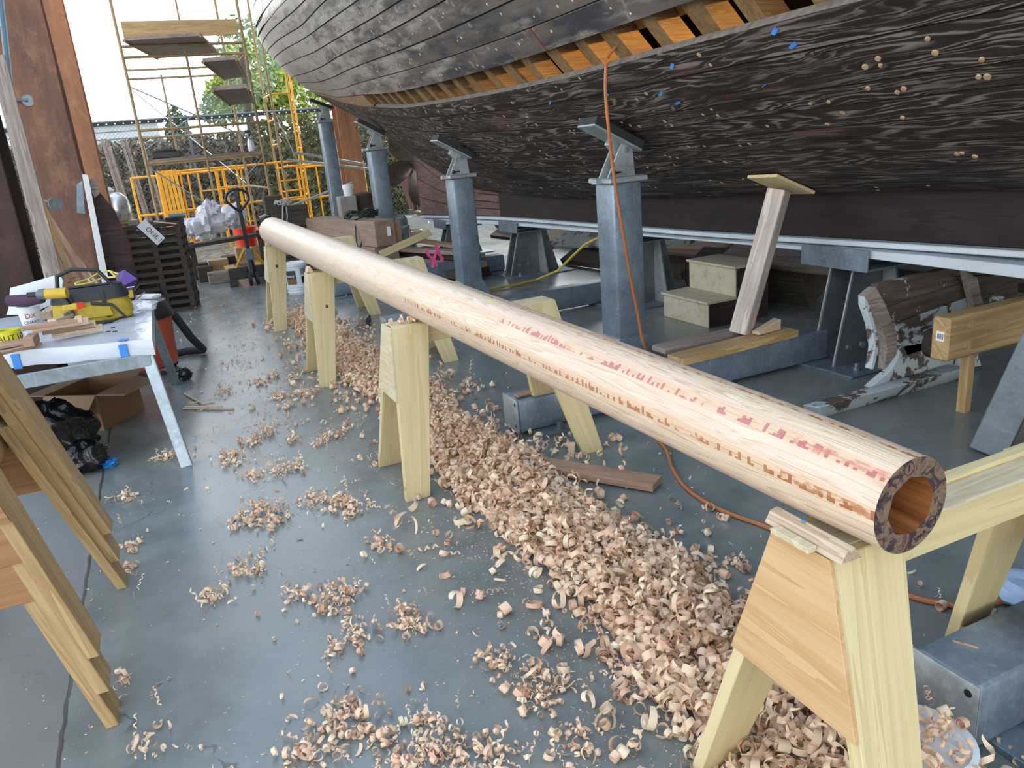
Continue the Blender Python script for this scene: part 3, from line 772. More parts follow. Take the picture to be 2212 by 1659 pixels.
build_stand(2.88, 7.70, 'steel boat stand rising behind the middle of the spar, nearest the yellow hose')
build_stand(2.90, 10.9, 'steel boat stand beside the stack of old planks, just ahead of the propeller')
build_stand(2.93, 14.1, 'tallest and farthest steel boat stand, under the stern overhang')
for i, (dz, sz) in enumerate(((1.17, .020), (1.08, .017))):
    o = MB().box((2.757, 4.57, dz), (.003, .022, sz*1.7)).build('blue_tape_scrap', M['blue_tape'], None, None, .001)
    tag(o, ('upper' if i == 0 else 'lower')+' scrap of blue tape stuck to the post of the corded stand', 'tape')
def build_cradle(y, label, zt):
    r = thing('keel_cradle', label, 'keel cradle', (4.12, y, 0), 0, 'steel cradles under the keel')
    MB().box((4.15, y, .0075), (.86, .62, .015)).build('base_plate', M['galv'], r, None, .003)
    for dy in (-.09, .09):
        pr = [(3.80, .015), (4.46, .015), (4.30, zt), (3.95, zt)]
        sp = MB().prism(pr, .014, Matrix(((1, 0, 0, 0), (0, 0, 1, y+dy-.007), (0, 1, 0, 0), (0, 0, 0, 1)))).build('side_plate', M['steel_dark'], r, None, .001)
        MB().bar((3.80, y+dy, .015), (3.95, y+dy, zt), .022, .012, (0, 1, 0)).build('flange', M['galv_light'], sp, None, .001)
        for px in (3.91, 4.03) if dy < 0 else ():
            MB().lathe([(.022, 0), (.022, .016), (.0, .016)], 6, TR((px, y-.097, .13), PI/2), caps=False).build('bolt', M['galv'], sp, None, .001)
    MB().hexa([(4.19, y-.30, .015), (4.21, y-.30, .015), (4.21, y+.30, .015), (4.19, y+.30, .015)],
              [(4.19, y-.16, zt), (4.21, y-.16, zt), (4.21, y+.16, zt), (4.19, y+.16, zt)]).build('cross_web', M['galv_light'], r, None, .001)
    MB().lathe([(.022, .015), (.022, .035), (.012, .035), (.012, .06), (.0, .06)], 8, TR((3.86, y-.22, 0)), caps=False).build('anchor_bolt', M['galv'], r, None, 0, True)
    MB().box((3.835, y-.02, zt+.03), (.014, .54, .135)).box((4.12, y-.02, zt-.03), (.57, .54, .014)).box((4.405, y-.02, zt+.03), (.014, .54, .135)).build('top_channel', M['galv'], r, None, .002)
for y, zt, lb in ((3.66, .69, 'steel keel cradle beside the old hull fragment'), (6.25, .645, 'steel keel cradle behind the corded stand and the box steps'),
                  (8.75, .575, 'steel keel cradle with the yellow hose lying in front'), (11.3, .46, 'last steel keel cradle, nearest the propeller')):
    build_cradle(y, lb, zt)
def build_long_beam():
    ys = list(np.linspace(-2, 12.45, 30)); b = MB(); vs = []; fs = []
    for y in ys:
        t = min(KS(y)-.045, .79); lo = pch([0, 2.4, 3.9, 5, 6.5, 8.7, 12.6], [.70, .725, .735, .715, .675, .615, .47], y)
        for x in (3.86, 4.36): vs += [(x, y, lo), (x, y, t)]
    for i in range(len(ys)-1):
        a = 4*i
        for p, q in ((0, 1), (1, 3), (3, 2), (2, 0)): fs.append((a+p, a+q, a+4+q, a+4+p))
    fs += [(0, 1, 3, 2), tuple(4*(len(ys)-1)+k for k in (0, 2, 3, 1))]
    o = b.add(vs, fs).build('keel_rail', M['white_paint'], None, None, .004)
    tag(o, 'long white painted beam running under the keel across the cradles', 'beam')
build_long_beam()
def build_cross(y, x1, label, h=.2):
    r = thing('floor_tube', label, 'beam', (1.6, y, 0), 0, 'steel tubes lying across under the boat')
    MB().box(((1.604+x1)/2, y, .02+h/2), (x1-1.604, .19, h)).build('tube', M['galv'], r, None, .022, False, 3)
    cap = MB().box((1.600, y, .02+h/2), (.008, .20, h+.005)).build('end_cap', M['galv_light'], r, None, .006, False, 2)
    MB().box((1.85, y-.02, .01), (.34, .34, .02)).build('foot_plate', M['galv'], r, None, .002); MB().box((x1-.12, y, .01), (.2, .30, .02)).build('foot_plate', M['galv'], r, None, .002)
    MB().lathe([(.03, .02), (.03, .03), (.02, .03), (.02, .065), (.0, .065)], 6, TR((1.83, y-.15, 0)), caps=False).build('anchor_bolt', M['steel_dark'], r, None, .002)
    for zz in (.19, .06): MB().lathe([(.011, 0), (.011, .003)], 10, TR((1.5955, y-.07, zz), 0, PI/2)).build('bolt_hole', M['black'], cap)
build_cross(3.82, 3.92, 'grey steel tube on the floor carrying the old board and the leaning prop')
build_cross(6.52, 3.92, 'grey steel tube on the floor behind the second sawhorse')
build_cross(1.10, 3.92, 'grey steel tube end beside the white bucket lid')
build_cross(9.2, 3.92, 'grey steel tube on the floor near the white bucket and scrap lumber')
# board on the tube, the leaning prop with its pad, wedge
o = board('old_board', at(1480, 786, z=.225)+V((0, .10, 0)), at(1725, 718, z=.24)+V((-.02, .06, 0)), .16, .045, M['pine_shop']); tag(o, 'brown board lying along the steel tube under the leaning prop', 'board')
def leaning(name, a, x, y, label, mt, w, padm):
    s = s_at_x(y, x); p = V(hull(y, s)); n = hnorm(y, s)
    t = thing(name, label, 'prop', a)
    top = p+n*.05; board('post', a, top, w, w*1.0, M[mt], t, (.5, -1, 0), .004)
    q = V((0, 1, 0)).cross(n).normalized(); pf = plane_frame(p+n*.014, q, n)
    MB().box((.0, 0, 0), (.34, .26, .02), pf).build('pad', M[padm], t, pf, .002)
leaning('timber_prop', V((3.33, 3.92, .262)), 3.62, 3.88, 'weathered square timber prop leaning up to a plywood pad under the hull', 'prop_wood', .115, 'pine')
leaning('steel_prop', V((3.36, 2.20, 0)), 3.72, 2.02, 'blue-grey leaning prop beyond the rail of the nearest sawhorse', 'steel_dark', .15, 'pine')
o = board('old_board', (2.75, 4.02, .238), (3.62, 4.04, .238), .14, .035, M['weathered']); tag(o, 'grey old board lying behind the brown one on the steel tube', 'board')
c = at(1655, 722, z=.265); fr = TR((3.47, 3.83, .265), 0, 0, .1)
o = MB().hexa([(-.10, -.03, 0), (.10, -.03, 0), (.10, .03, 0), (-.10, .03, 0)], [(-.10, -.03, .02), (.10, -.03, .07), (.10, .03, .07), (-.10, .03, .02)], fr).build('wooden_wedge', M['cream_wood'], None, fr, .001)
tag(o, 'small pale wedge lying on the board beside the leaning timber prop', 'wedge')
# box steps
def box_steps():
    r = thing('box_steps', 'two-step wooden box with scuffed pale risers under the keel', 'steps', (4.1, 5.28, 0))
    y0, y1 = 4.98, 5.60
    for x0, x1, z0, z1, nm in ((3.90, 4.18, 0, .22, 'lower_step'), (4.18, 4.52, 0, .47, 'upper_step')):
        MB().box(((x0+x1)/2, (y0+y1)/2, (z0+z1-.02)/2), (x1-x0, y1-y0, z1-z0-.02)).build(nm, M['scuffed'], r, None, .004)
        MB().box(((x0+x1)/2, y0-.006, (z1-.02)/2), (x1-x0-.01, .01, z1-.024)).build('side_panel', M['keel_wood'], r, None, .001)
        MB().box(((x0+x1)/2-.012, (y0+y1)/2-.004, z1-.01), (x1-x0+.022, y1-y0+.03, .02)).build('tread', M['scuffed'], r, None, .003)
def mat_scuffed():
    t = NT('scuffed_cream_paint'); v = t.coords('Object', rand=False); n = t.noise(v, 9, 7, .8); b = t.noise(v, 3, 3)
    c = t.mix(t.ramp(n, [(.50, 0.0), (.74, .8)]), (.50, .45, .33), (.17, .14, .10)); c = t.mix(t.ramp(b, [(.45, 0.0), (.7, .35)]), c, (.34, .30, .22)); return t.done(c, .7)
M['scuffed'] = mat_scuffed(); box_steps()
# old hull fragment with peeling white paint
def mat_peel(name='peeling_white_paint', cover=.52):
    t = NT(name); v = t.coords('Object', rand=True); n = t.noise(v, 4.5, 7, .7, .4); g = t.noise(t.coords('Object', (3, 40, 40)), 1, 3)
    wd = t.mix(t.ramp(g, [(.35, 0.0), (.7, 1.0)]), (.13, .09, .065), (.05, .036, .03))
    k = t.ramp(n, [(cover-.012, 1.0), (cover+.012, 0.0)])
    pt = t.mix(t.noise(v, 9, 4), (.50, .58, .60), (.33, .38, .38))
    return t.done(t.mix(k, wd, pt), .7, 0, bump=k, bstr=.4, bdist=.004)
M['peel'] = mat_peel(); M['peel_more'] = mat_peel('mostly_peeled_paint', .40)
def fragment():
    r = thing('hull_fragment', 'broken piece of old boat with peeling white paint and a rotted knot hole', 'wreck piece', (3.9, 3.05, 0))
    def poly(name, pts, y, t, mt, bev=.003):
        q = [at(px, py, y=y) for px, py in pts]
        m = Matrix(((1, 0, 0, 0), (0, 0, 1, y), (0, 1, 0, 0), (0, 0, 0, 1)))
        return MB().prism([(p.x, max(p.z, .004)) for p in q], t, m).build(name, M[mt], r, None, bev)
    # lower side panel with its curved inner edge, the planks above it, curved edge ribs
    poly('side_plank', [(1935, 700), (2095, 642), (2105, 720), (1960, 768), (1945, 735)], 3.02, .05, 'peel')
    poly('side_plank', [(1946, 748), (2106, 722), (2120, 790), (1880, 838), (1925, 800), (1940, 775)], 3.02, .05, 'peel')
    poly('side_plank', [(1905, 668), (2085, 610), (2095, 640), (1934, 697)], 3.03, .05, 'peel_more')
    poly('top_plank', [(1895, 615), (2040, 582), (2085, 608), (1903, 666)], 3.05, .05, 'peel_more')
    poly('edge_rib', [(1868, 640), (1893, 620), (1915, 660), (1938, 720), (1938, 765), (1920, 790), (1910, 800), (1916, 755), (1905, 705)], 2.97, .05, 'weathered')
    poly('edge_rib', [(1868, 640), (1878, 655), (1897, 725), (1898, 760), (1888, 798), (1882, 798), (1890, 750), (1882, 700), (1868, 660)], 2.92, .045, 'peel')
    poly('cross_rib', [(2085, 585), (2112, 600), (2130, 680), (2112, 690), (2098, 640)], 2.97, .04, 'weathered')
    poly('cross_rib', [(2150, 640), (2170, 640), (2165, 690), (2150, 690)], 3.1, .04, 'peel')
    poly('back_plank', [(2050, 600), (2200, 590), (2200, 700), (2060, 660)], 3.25, .05, 'dark_timber')
    c = at(2022, 742, y=2.992)
    MB().lathe([(.09, -.04), (.085, .012), (.062, .014), (.05, -.006), (.0, -.008)], 18, TR(c, PI/2), caps=False).build('knot_hole', M['dark_timber'], r, None, 0, True)
fragment()
o = MB().hexa([tuple(at(1770, 880, z=.09)), tuple(at(1770, 880, z=.09)+V((0, .12, -.02))), tuple(at(2098, 800, z=.10)+V((0, .14, 0))), tuple(at(2098, 792, z=.10))],
              [tuple(at(1775, 903, z=.0)), tuple(at(1775, 903, z=.0)+V((0, .13, 0))), tuple(at(2098, 812, z=.0)+V((0, .14, 0))), tuple(at(2098, 812, z=.0))]).build('loose_plank', M['peel'], None, None, .003)
tag(o, 'loose plank with flaking white paint lying on the floor under the hull fragment', 'plank')
def barcode_beam():
    y = 2.55; a = at(2052, 690, y=y); b = at(2052, 782, y=y); zt, zb = a.z, b.z; x0 = a.x; hgt = zt-zb; zc = (zt+zb)/2
    r = thing('timber_offcut', 'squared timber with two plugs and a white barcode sticker on its end', 'timber', (x0, y, 0))
    board('beam', (x0, y+.05, zc), (x0+.9, y+.05, zc), .10, hgt, M['pine_shop'], r, (0, 0, 1), .012)
    MB().box((x0-.001, y+.045, zc+hgt*.08), (.002, .045, .05)).build('sticker', M['white_card'], r)
    for k in range(6): MB().box((x0-.0025, y+.028+.006*k, zc+hgt*.08), (.001, .0025, .028)).build('barcode_bar', M['ink'], r)
    for dx, dz in ((.17, .25), (.15, -.22)): MB().lathe([(.026, 0), (.026, .004)], 16, TR((x0+dx, y-.001, zc+dz*hgt), PI/2)).build('plug', M['plug'], r)
    for dx in (.25, .75): board('block', (x0+dx, y+.06, 0.0), (x0+dx, y+.06, zb+.002), .05, .05, M['pine_shop'], r, (0, 1, 0))
barcode_beam()
# ------------------------------------------------------------------ the far end of the yard
def leaf_cloud(name, label, blobs, n, size, cols, seed, cat='tree', trunk=None):
    rnd = np.random.RandomState(seed); r = thing(name, label, cat, (blobs[0][0], blobs[0][1], 0))
    tot = sum(b[3]**2 for b in blobs); P = []
    for bx, by, bz, br, sq in blobs:
        k = int(n*br**2/tot); d = rnd.normal(size=(k, 3)); d /= np.linalg.norm(d, axis=1)[:, None]
        rr = br*(.55+.45*rnd.rand(k, 1)**.5); P.append(np.array([bx, by, bz])+d*rr*np.array([1, 1, sq]))
    P = np.vstack(P); k = len(P); a = rnd.normal(size=(k, 3)); a /= np.linalg.norm(a, axis=1)[:, None]
    b = np.cross(a, rnd.normal(size=(k, 3))); b /= np.linalg.norm(b, axis=1)[:, None]
    s = size*(.6+.8*rnd.rand(k, 1))
    vs = np.stack([P-a*s, P+b*s*.45, P+a*s, P-b*s*.45], 1).reshape(-1, 3)-np.array([blobs[0][0], blobs[0][1], 0])
    me = bpy.data.meshes.new('foliage'); fs = np.arange(4*k).reshape(-1, 4)
    me.from_pydata(vs.tolist(), [], fs.tolist()); me.materials.append(cols)
    link(bpy.data.objects.new('foliage', me), Matrix.Translation((blobs[0][0], blobs[0][1], 0)), r)
    if trunk: MB().tube(trunk, [.16, .12, .06][:len(trunk)], 8).build('trunk', M['dark_timber'], r, None, 0, True)
    return r
def mat_leaf(name, a, b):
    t = NT(name); v = t.coords('Object', rand=False); n = t.noise(v, 1.4, 4, .7); g = t.noise(v, 18, 2)
    c = t.mix(t.ramp(t.math('MULTIPLY_ADD', n, .6, t.math('MULTIPLY', g, .4)), [(.35, 0.0), (.65, 1.0)]), a, b); m = t.done(c, .6)
    t.b.inputs['Subsurface Weight'].default_value = 0
    return m
M['leaf'] = mat_leaf('sunlit_leaves', (.16, .26, .04), (.45, .50, .12)); M['leaf_dark'] = mat_leaf('shaded_leaves', (.03, .07, .03), (.09, .15, .06))  # sunlit and shaded greens: the light is put into the leaf colours
M['ivy'] = mat_leaf('dry_ivy', (.10, .09, .065), (.30, .27, .19)); M['ivy_green'] = mat_leaf('green_ivy', (.09, .11, .03), (.30, .29, .09))
M['leaf_haze'] = mat_leaf('hazed_leaves', (.10, .17, .11), (.28, .36, .20))  # distance haze is put into this leaf colour as a paler green
def build_fence():
    r = thing('chain_link_fence', 'tall chain link fence closing the far end of the yard', 'fence', (2, 20, 0))
    x0, x1, z1, p = -5, 10, 2.72, .085; b = MB(); W = .0045; H = z1-.05
    def seg(xa, za, xb, zb):
        if xa < x0:
            za += (zb-za)*(x0-xa)/(xb-xa); xa = x0
        if xb > x1:
            zb = za+(zb-za)*(x1-xa)/(xb-xa); xb = x1
        b.bar((xa, 20, za), (xb, 20, zb), W, W, (0, 1, 0))
    for i in range(int((x1-x0+H)/p)):
        xs = x0-H+i*p; seg(xs, .03, xs+H, z1); seg(xs, z1, xs+H, .03)
    b.build('wire_mesh', M['steel_dark'], r)
    for x in np.arange(x0, x1+.1, 3.0): MB().tube([(x, 20.04, 0), (x, 20.04, 2.8)], .035, 10).build('fence_post', M['steel_dark'], r, None, 0, True)
    MB().tube([(x0, 20.04, 2.74), (x1, 20.04, 2.74)], .03, 8).build('top_rail', M['steel_dark'], r)
    bb = MB().box(((x0+x1)/2, 19.985, 2.70), (x1-x0, .006, .07)); bb.build('hem_band', M['rubber'], r)
    bb = MB()
    for x in np.arange(x0+.1, x1, .17): bb.lathe([(.018, 0), (.018, .004)], 8, TR((x, 19.981, 2.70), PI/2))
    o = bb.build('grommets', M['white_card'], r); o['kind'] = 'stuff'
build_fence()
def ivy(name, label, x0, x1, n, mt, seed, zmax=2.6):
    rnd = np.random.RandomState(seed); P = np.stack([x0+(x1-x0)*rnd.rand(n), 20.25+.5*rnd.rand(n), zmax*rnd.rand(n)**.9], 1)
    a = rnd.normal(size=(n, 3)); a /= np.linalg.norm(a, axis=1)[:, None]; b = np.cross(a, rnd.normal(size=(n, 3))); b /= np.linalg.norm(b, axis=1)[:, None]
    s = .07*(.5+rnd.rand(n, 1)); vs = np.stack([P-a*s, P+b*s*.6, P+a*s, P-b*s*.6], 1).reshape(-1, 3)
    me = bpy.data.meshes.new(name); me.from_pydata(vs.tolist(), [], np.arange(4*n).reshape(-1, 4).tolist()); me.materials.append(mt)
    o = link(bpy.data.objects.new(name, me), Matrix.Identity(4)); tag(o, label, 'hedge', None, 'stuff')
ivy('ivy', 'dry grey-brown ivy growing behind the chain link fence', -4, 2.5, 13000, M['ivy'], 3, 2.35)
ivy('ivy', 'olive green ivy behind the fence beside the boat stern', 2.5, 9, 12000, M['ivy_green'], 4)
def bank():
    mt = plain('earth_bank', (.15, .14, .105), .9, var=.5, scale=5)
    b = MB(); vs = []; X = 60
    for i in range(X+1):
        x = -6+16*i/X
        for y, z in ((20.85, 0), (20.9, 1.4+.12*math.sin(x*3)), (21.3, 2.15+.15*math.sin(x*1.7)+.08*math.sin(x*5)), (23.5, 2.3)): vs.append((x, y, z))
    o = b.add(vs, [(4*i+k, 4*i+k+1, 4*i+5+k, 4*i+4+k) for i in range(X) for k in range(3)]).build('earth_bank', mt, None, Matrix.Identity(4), 0, True); struct(o)
bank()
def back_building():
    r = thing('grey_building', 'pale grey building wall behind the fence beside the rusty piles', 'building', (-2, 26, 0))
    MB().box((-3.5, 26, 1.5), (8, .3, 3.0)).build('wall', M['grey_block'], r)
    b = MB()
    for i in range(14): b.box((-3.5, 25.84, .3+i*.2), (8, .03, .16))
    b.build('siding', M['white_paint'], r)
    MB().box((-3.5, 26, 3.04), (8.3, .7, .1)).build('roof', M['grey_block'], r)
back_building()
leaf_cloud('leafy_tree', 'sunlit green tree beyond the fence just under the boat stern', [(4.2, 30, 4.6, 1.5, .8), (5.4, 30.5, 4.0, 1.4, .8), (3.3, 31, 4.0, 1.0, .8)], 5200, .13, M['leaf'], 5, trunk=[(4.4, 30, 0), (4.3, 30, 2.5), (4.2, 30, 4.4)])
leaf_cloud('leafy_tree', 'darker green tree showing between the scaffold posts', [(3.35, 26, 4.6, .9, 1.4), (2.5, 26.5, 3.3, .8, .7)], 1300, .10, M['leaf_haze'], 6, trunk=[(3.0, 25, 0), (3.0, 25, 3), (3.1, 25, 4.8)])
leaf_cloud('conifer', 'tiny dark conifer top above the fence line between scaffold posts', [(1.55, 40, 3.9, .35, 1.5), (1.55, 40, 3.3, .55, 1.0)], 700, .12, M['leaf_dark'], 8, trunk=[(1.55, 40, 0), (1.55, 40, 2.4), (1.55, 40, 4.0)])
# -------------------------------- steel piles
def hpile(x, y, label, mat, w=.42, d=.4, z1=7.0, th=.03):
    b = MB().box((x, y-d/2, z1/2), (w, th, z1)).box((x, y+d/2, z1/2), (w, th, z1)).box((x, y, z1/2), (th, d, z1))
    o = b.build('steel_pile', mat, None, None, .004); return tag(o, label, 'steel column', 'rusty steel piles')
hpile(-.86, 9.4, 'dark rusty steel pile with a flanged pipe end near its middle', M['rust'], .47, .42)
hpile(-.74, 11.1, 'orange rusty steel pile catching the sun behind the dark one', M['rust_orange'], .44, .4)
hpile(-1.19, 6.9, 'nearest rusty steel pile, almost black, behind the work table', M['rust_dark'], .52, .5)
hpile(3.95, 17.0, 'orange rusty steel pile standing behind the boat stands under the stern', M['rust_orange'], .42, .4, 3.2)
t = thing('pipe_stub', 'short pipe stub with round flange on the dark rusty pile', 'pipe', at(55, 215, y=9.17))
p = at(60, 217, y=9.17); MB().tube([p+V((-.16, -.02, .01)), p], .02, 12).build('pipe', M['steel_dark'], t, None, 0, True)
MB().lathe([(.055, -.008), (.055, .008)], 20, Matrix.Translation(p) @ Euler((PI/2, 0, .3)).to_matrix().to_4x4()).build('flange', M['galv_light'], t)
pts = [at(-4, -40, y=7.6), at(8, 60, y=7.6), at(20, 170, y=7.6), at(36, 275, y=7.6), at(55, 400, y=7.6)]
o = MB().tube(pts, .022, 10).build('conduit', plain('blue_grey_conduit', (.16, .27, .36), .5), None, None, 0, True); tag(o, 'blue-grey conduit pipe rising beside the nearest dark pile', 'pipe')
# -------------------------------- things leaning against the piles
o = board('grey_board', at(-8, 120, y=6.5), at(118, 600, y=6.2), .10, .03, M['weathered'], None, (0, 1, 0)); tag(o, 'long grey weathered board leaning along the nearest rusty pile', 'board')
lean = [((62, 372), (158, 600), 7.6, .05, 'pine_shop', 'first'), ((78, 430), (172, 610), 7.9, .035, 'fir_red', 'second'), ((70, 440), (150, 610), 7.8, .03, 'fir_red', 'third'),
        ((96, 452), (196, 610), 8.0, .045, 'fir_red', 'fourth'), ((108, 482), (244, 656), 8.2, .022, 'cream_wood', 'fifth')]
for a, c, y, w, mt, nm in lean:
    o = board('lumber_strip', at(*a, y=y), at(*c, y=y-.25), w, .03, M[mt], None, (0, 1, 0)); tag(o, 'long thin strip of lumber leaning behind the table, '+nm+' counted from the grey board', 'lumber', 'leaning lumber strips')
def sheet(name, pts, y, th, mat, label, y2=None):
    q = [at(px, py, y=y) for px, py in pts]; n = V((.1, -1, .12)).normalized()
    b = MB(); k = len(q); b.add(q+[p+n*-th for p in q], [tuple(range(k)), tuple(range(2*k-1, k-1, -1))]+[(i, i+k, (i+1) % k+k, (i+1) % k) for i in range(k)])
    return tag(b.build(name, mat, None, None, .001), label, 'sheet')
sheet('plywood_offcut', [(188, 432), (205, 402), (248, 455), (278, 520), (290, 600), (222, 610)], 9.0, .02, M['keel_wood'], 'dark red-brown plywood offcut with a slanting edge leaning by the lath stack')
sheet('white_board', [(178, 376), (190, 378), (262, 742), (246, 748)], 8.9, .12, M['white_card'], 'white-edged panel standing on edge between the pile and the brown offcut')
sheet('grey_sheet', [(166, 398), (178, 390), (184, 462), (166, 460)], 9.05, .02, M['galv'], 'small grey sheet peeking out beside the white-edged panel')
sheet('brown_offcut', [(190, 388), (206, 384), (216, 418), (205, 428), (196, 412)], 8.95, .02, M['weathered'], 'grey-brown offcut standing on top of the white-edged panel')
t = thing('caster_wheel', 'small grey wheel on a bracket hanging by the leaning lumber', 'wheel', at(120, 440, y=8.3))
p = at(120, 440, y=8.3); MB().lathe([(.03, -.02), (.06, -.02), (.06, .02), (.03, .02)], 20, TR(p, PI/2, 0, .2)).build('wheel', M['steel_dark'], t, None, 0, True); MB().bar(p, p+V((-.1, .02, .05)), .05, .01).build('bracket', M['galv'], t)
# shiny wrapped machine on a crate
t = thing('wrapped_machine', 'shiny silver wrapped bundle standing on a wooden crate', 'bundle', at(252, 480, y=11.6))
p = at(255, 478, y=11.6); MB().lathe([(.16, 0), (.19, .06), (.20, .18), (.17, .30), (.10, .36), (.02, .37)], 20, Matrix.Translation(p)).build('drum', mat_galv('bright_foil', (.75, .75, .72), .25, .7), t, None, 0, True)
MB().lathe([(.07, .36), (.09, .40), (.05, .44), (.01, .44)], 12, Matrix.Translation(p+V((-.05, 0, 0)))).build('knot', M['white_plastic'], t, None, 0, True)
MB().box(p+V((0, 0, -.02)), (.44, .4, .03)).build('crate_lid', M['pine_shop'], t, None, .003); b = MB().box((p.x, p.y, (p.z-.035)/2), (.38, .36, p.z-.035)); b.build('crate', M['pine_shop'], t, None, .003)
# -------------------------------- lath stack
def lath_stack():
    c0 = V((.19, 9.87, 0)); ang = math.radians(7); ux = V((-math.cos(ang), math.sin(ang), 0)); uy = V((math.sin(ang), math.cos(ang), 0))
    r = thing('lath_stack', 'tall crib of dark weathered laths stacked crosswise with light showing through', 'lath stack', c0+ux*.35+uy*.3)
    n = 23; h = 1.04/n; wd = .62; dp = .60; rnd = random.Random(5)
    for i in range(n):
        z = h*(i+.5)
        if i % 2 == 0:
            for k in (0, .5, 1.0): a = c0+uy*(.02+(dp-.04)*k); o = board('lath', a+ux*rnd.uniform(-.012, .012)+V((0, 0, z)), a+ux*(wd+rnd.uniform(-.012, .012))+V((0, 0, z)), .05, h*.97, M['dark_timber'], r, (0, 0, 1), 0)
        else:
            for k in (0, .5, 1.0): a = c0+ux*(.03+(wd-.06)*k); o = board('lath', a+uy*rnd.uniform(-.012, .0)+V((0, 0, z)), a+uy*dp+V((0, 0, z)), .06, h*.97, M['dark_timber'], r, (0, 0, 1), 0)
    top = 1.045
    o = board('wood_block', c0+ux*.53+uy*.05+V((0, 0, top+.03)), c0+ux*.42+uy*.05+V((0, 0, top+.03)), .09, .055, M['weathered']); tag(o, 'grey wood block on the corner of the lath stack', 'block')
    o = board('wood_block', c0+ux*.15+uy*.16+V((0, 0, top+.022)), c0+ux*-.02+uy*.16+V((0, 0, top+.022)), .09, .04, M['keel_wood']); tag(o, 'dark red block lying on the lath stack behind the tag', 'block')
    p = c0+ux*.38+uy*-.02+V((0, 0, top+.008)); d = V((.15, -.0, -.21)).normalized(); L = .29
    t = thing('white_tag', 'white paper tag with black lettering draped over the lath stack', 'tag', p)
    nrm = V((.15, -1, .30)).normalized(); fr = plane_frame(p+d*L*.42+V((0, -.045, .0)), d, nrm)
    MB().box((0, 0, 0), (L, .125, .003), fr).build('paper', M['white_card'], t)
    f2 = plane_frame(p+d*L*.55+V((0, -.045, 0))+nrm*.003, d, nrm) 
    text_mesh('lettering', 'ONE ?', .075, f2, M['ink'], t)
    o = board('pale_stick', c0+ux*.26+uy*.0+V((0, 0, top+.02)), c0+ux*.02+uy*-.03+V((0, 0, top-.03)), .035, .012, M['cream_wood']); tag(o, 'pale stick lying on the lath stack beside the paper tag', 'stick')
    b = MB().lathe([(.03, 0), (.03, .18)], 16, Matrix.Translation(c0+ux*.10+uy*.10+V((0, 0, top+.05))) @ Euler((0, PI/2, .1)).to_matrix().to_4x4()); o = b.build('metal_can', M['steel_dark'], None, None, 0, True); tag(o, 'dark metal can lying on the near corner of the lath stack', 'can')
lath_stack()
# -------------------------------- pallet jack
def pallet_jack():
    x, y = 1.02, 11.2; r = thing('pallet_jack', 'pallet jack with black loop handle and yellow frame facing the camera', 'pallet jack', (x, y, 0))
    P = lambda a, b, c: V((x+a, y+b, c))
    ya = plain('jack_yellow', (.62, .36, .03), .5, var=.2)
    for s in (-1, 1):
        MB().tube([P(s*.045-.02, .0, .09), P(s*.045+.02, .0, .09)], .09, 18).build('steer_wheel', M['rubber'], r, None, 0, True)
        MB().box(P(s*.20, .78, .13), (.15, 1.15, .05)).build('fork', ya, r, None, .006)
        MB().tube([P(s*.2-.05, 1.25, .05), P(s*.2+.05, 1.25, .05)], .045, 12).build('load_wheel', M['rubber'], r, None, 0, True)
        MB().bar(P(s*.26, .22, .11), P(s*.04, .1, .50), .04, .03).build('yoke', ya, r, None, .003)
    MB().box(P(0, .2, .16), (.60, .10, .16)).build('frame', M['black'], r, None, .01)
    MB().box(P(-.27, .1, .05), (.10, .12, .09)).build('side_shoe', M['black'], r, None, .006)
    MB().lathe([(.05, .12), (.05, .30), (.035, .32), (.035, .45)], 16, TR(P(0, .05, 0))).build('pump', M['black'], r, None, 0, True)
    MB().box(P(0, .03, .42), (.10, .11, .16)).build('pump_head', M['steel_dark'], r, None, .01)
    MB().bar(P(0, .03, .45), P(-.02, -.02, 1.20), .05, .028, (0, 1, 0)).build('tiller', M['black'], r, None, .006)
    c = P(-.02, -.02, 1.20); pts = []
    for a in np.linspace(-PI/2, 1.5*PI, 33):
        w = .145*math.cos(a)*(1.0 if math.sin(a) > -.2 else .95-.55*max(0, -math.sin(a)-.2)); pts.append(c+V((w, 0, -.02+.165*math.sin(a)+(.0 if math.sin(a) < 0 else -.05*math.sin(a)))))
    MB().tube(pts, .017, 8, False).build('loop_handle', M['black'], r, None, 0, True)
    MB().bar(c+V((0, 0, -.17)), c+V((0, 0, .10)), .05, .025, (0, 1, 0)).build('grip_bar', M['black'], r, None, .006)
    MB().tube([c+V((.02, -.01, .06)), c+V((.07, -.02, .075)), c+V((.09, -.02, .06))], .006, 6).build('lever', M['black'], r)
pallet_jack()
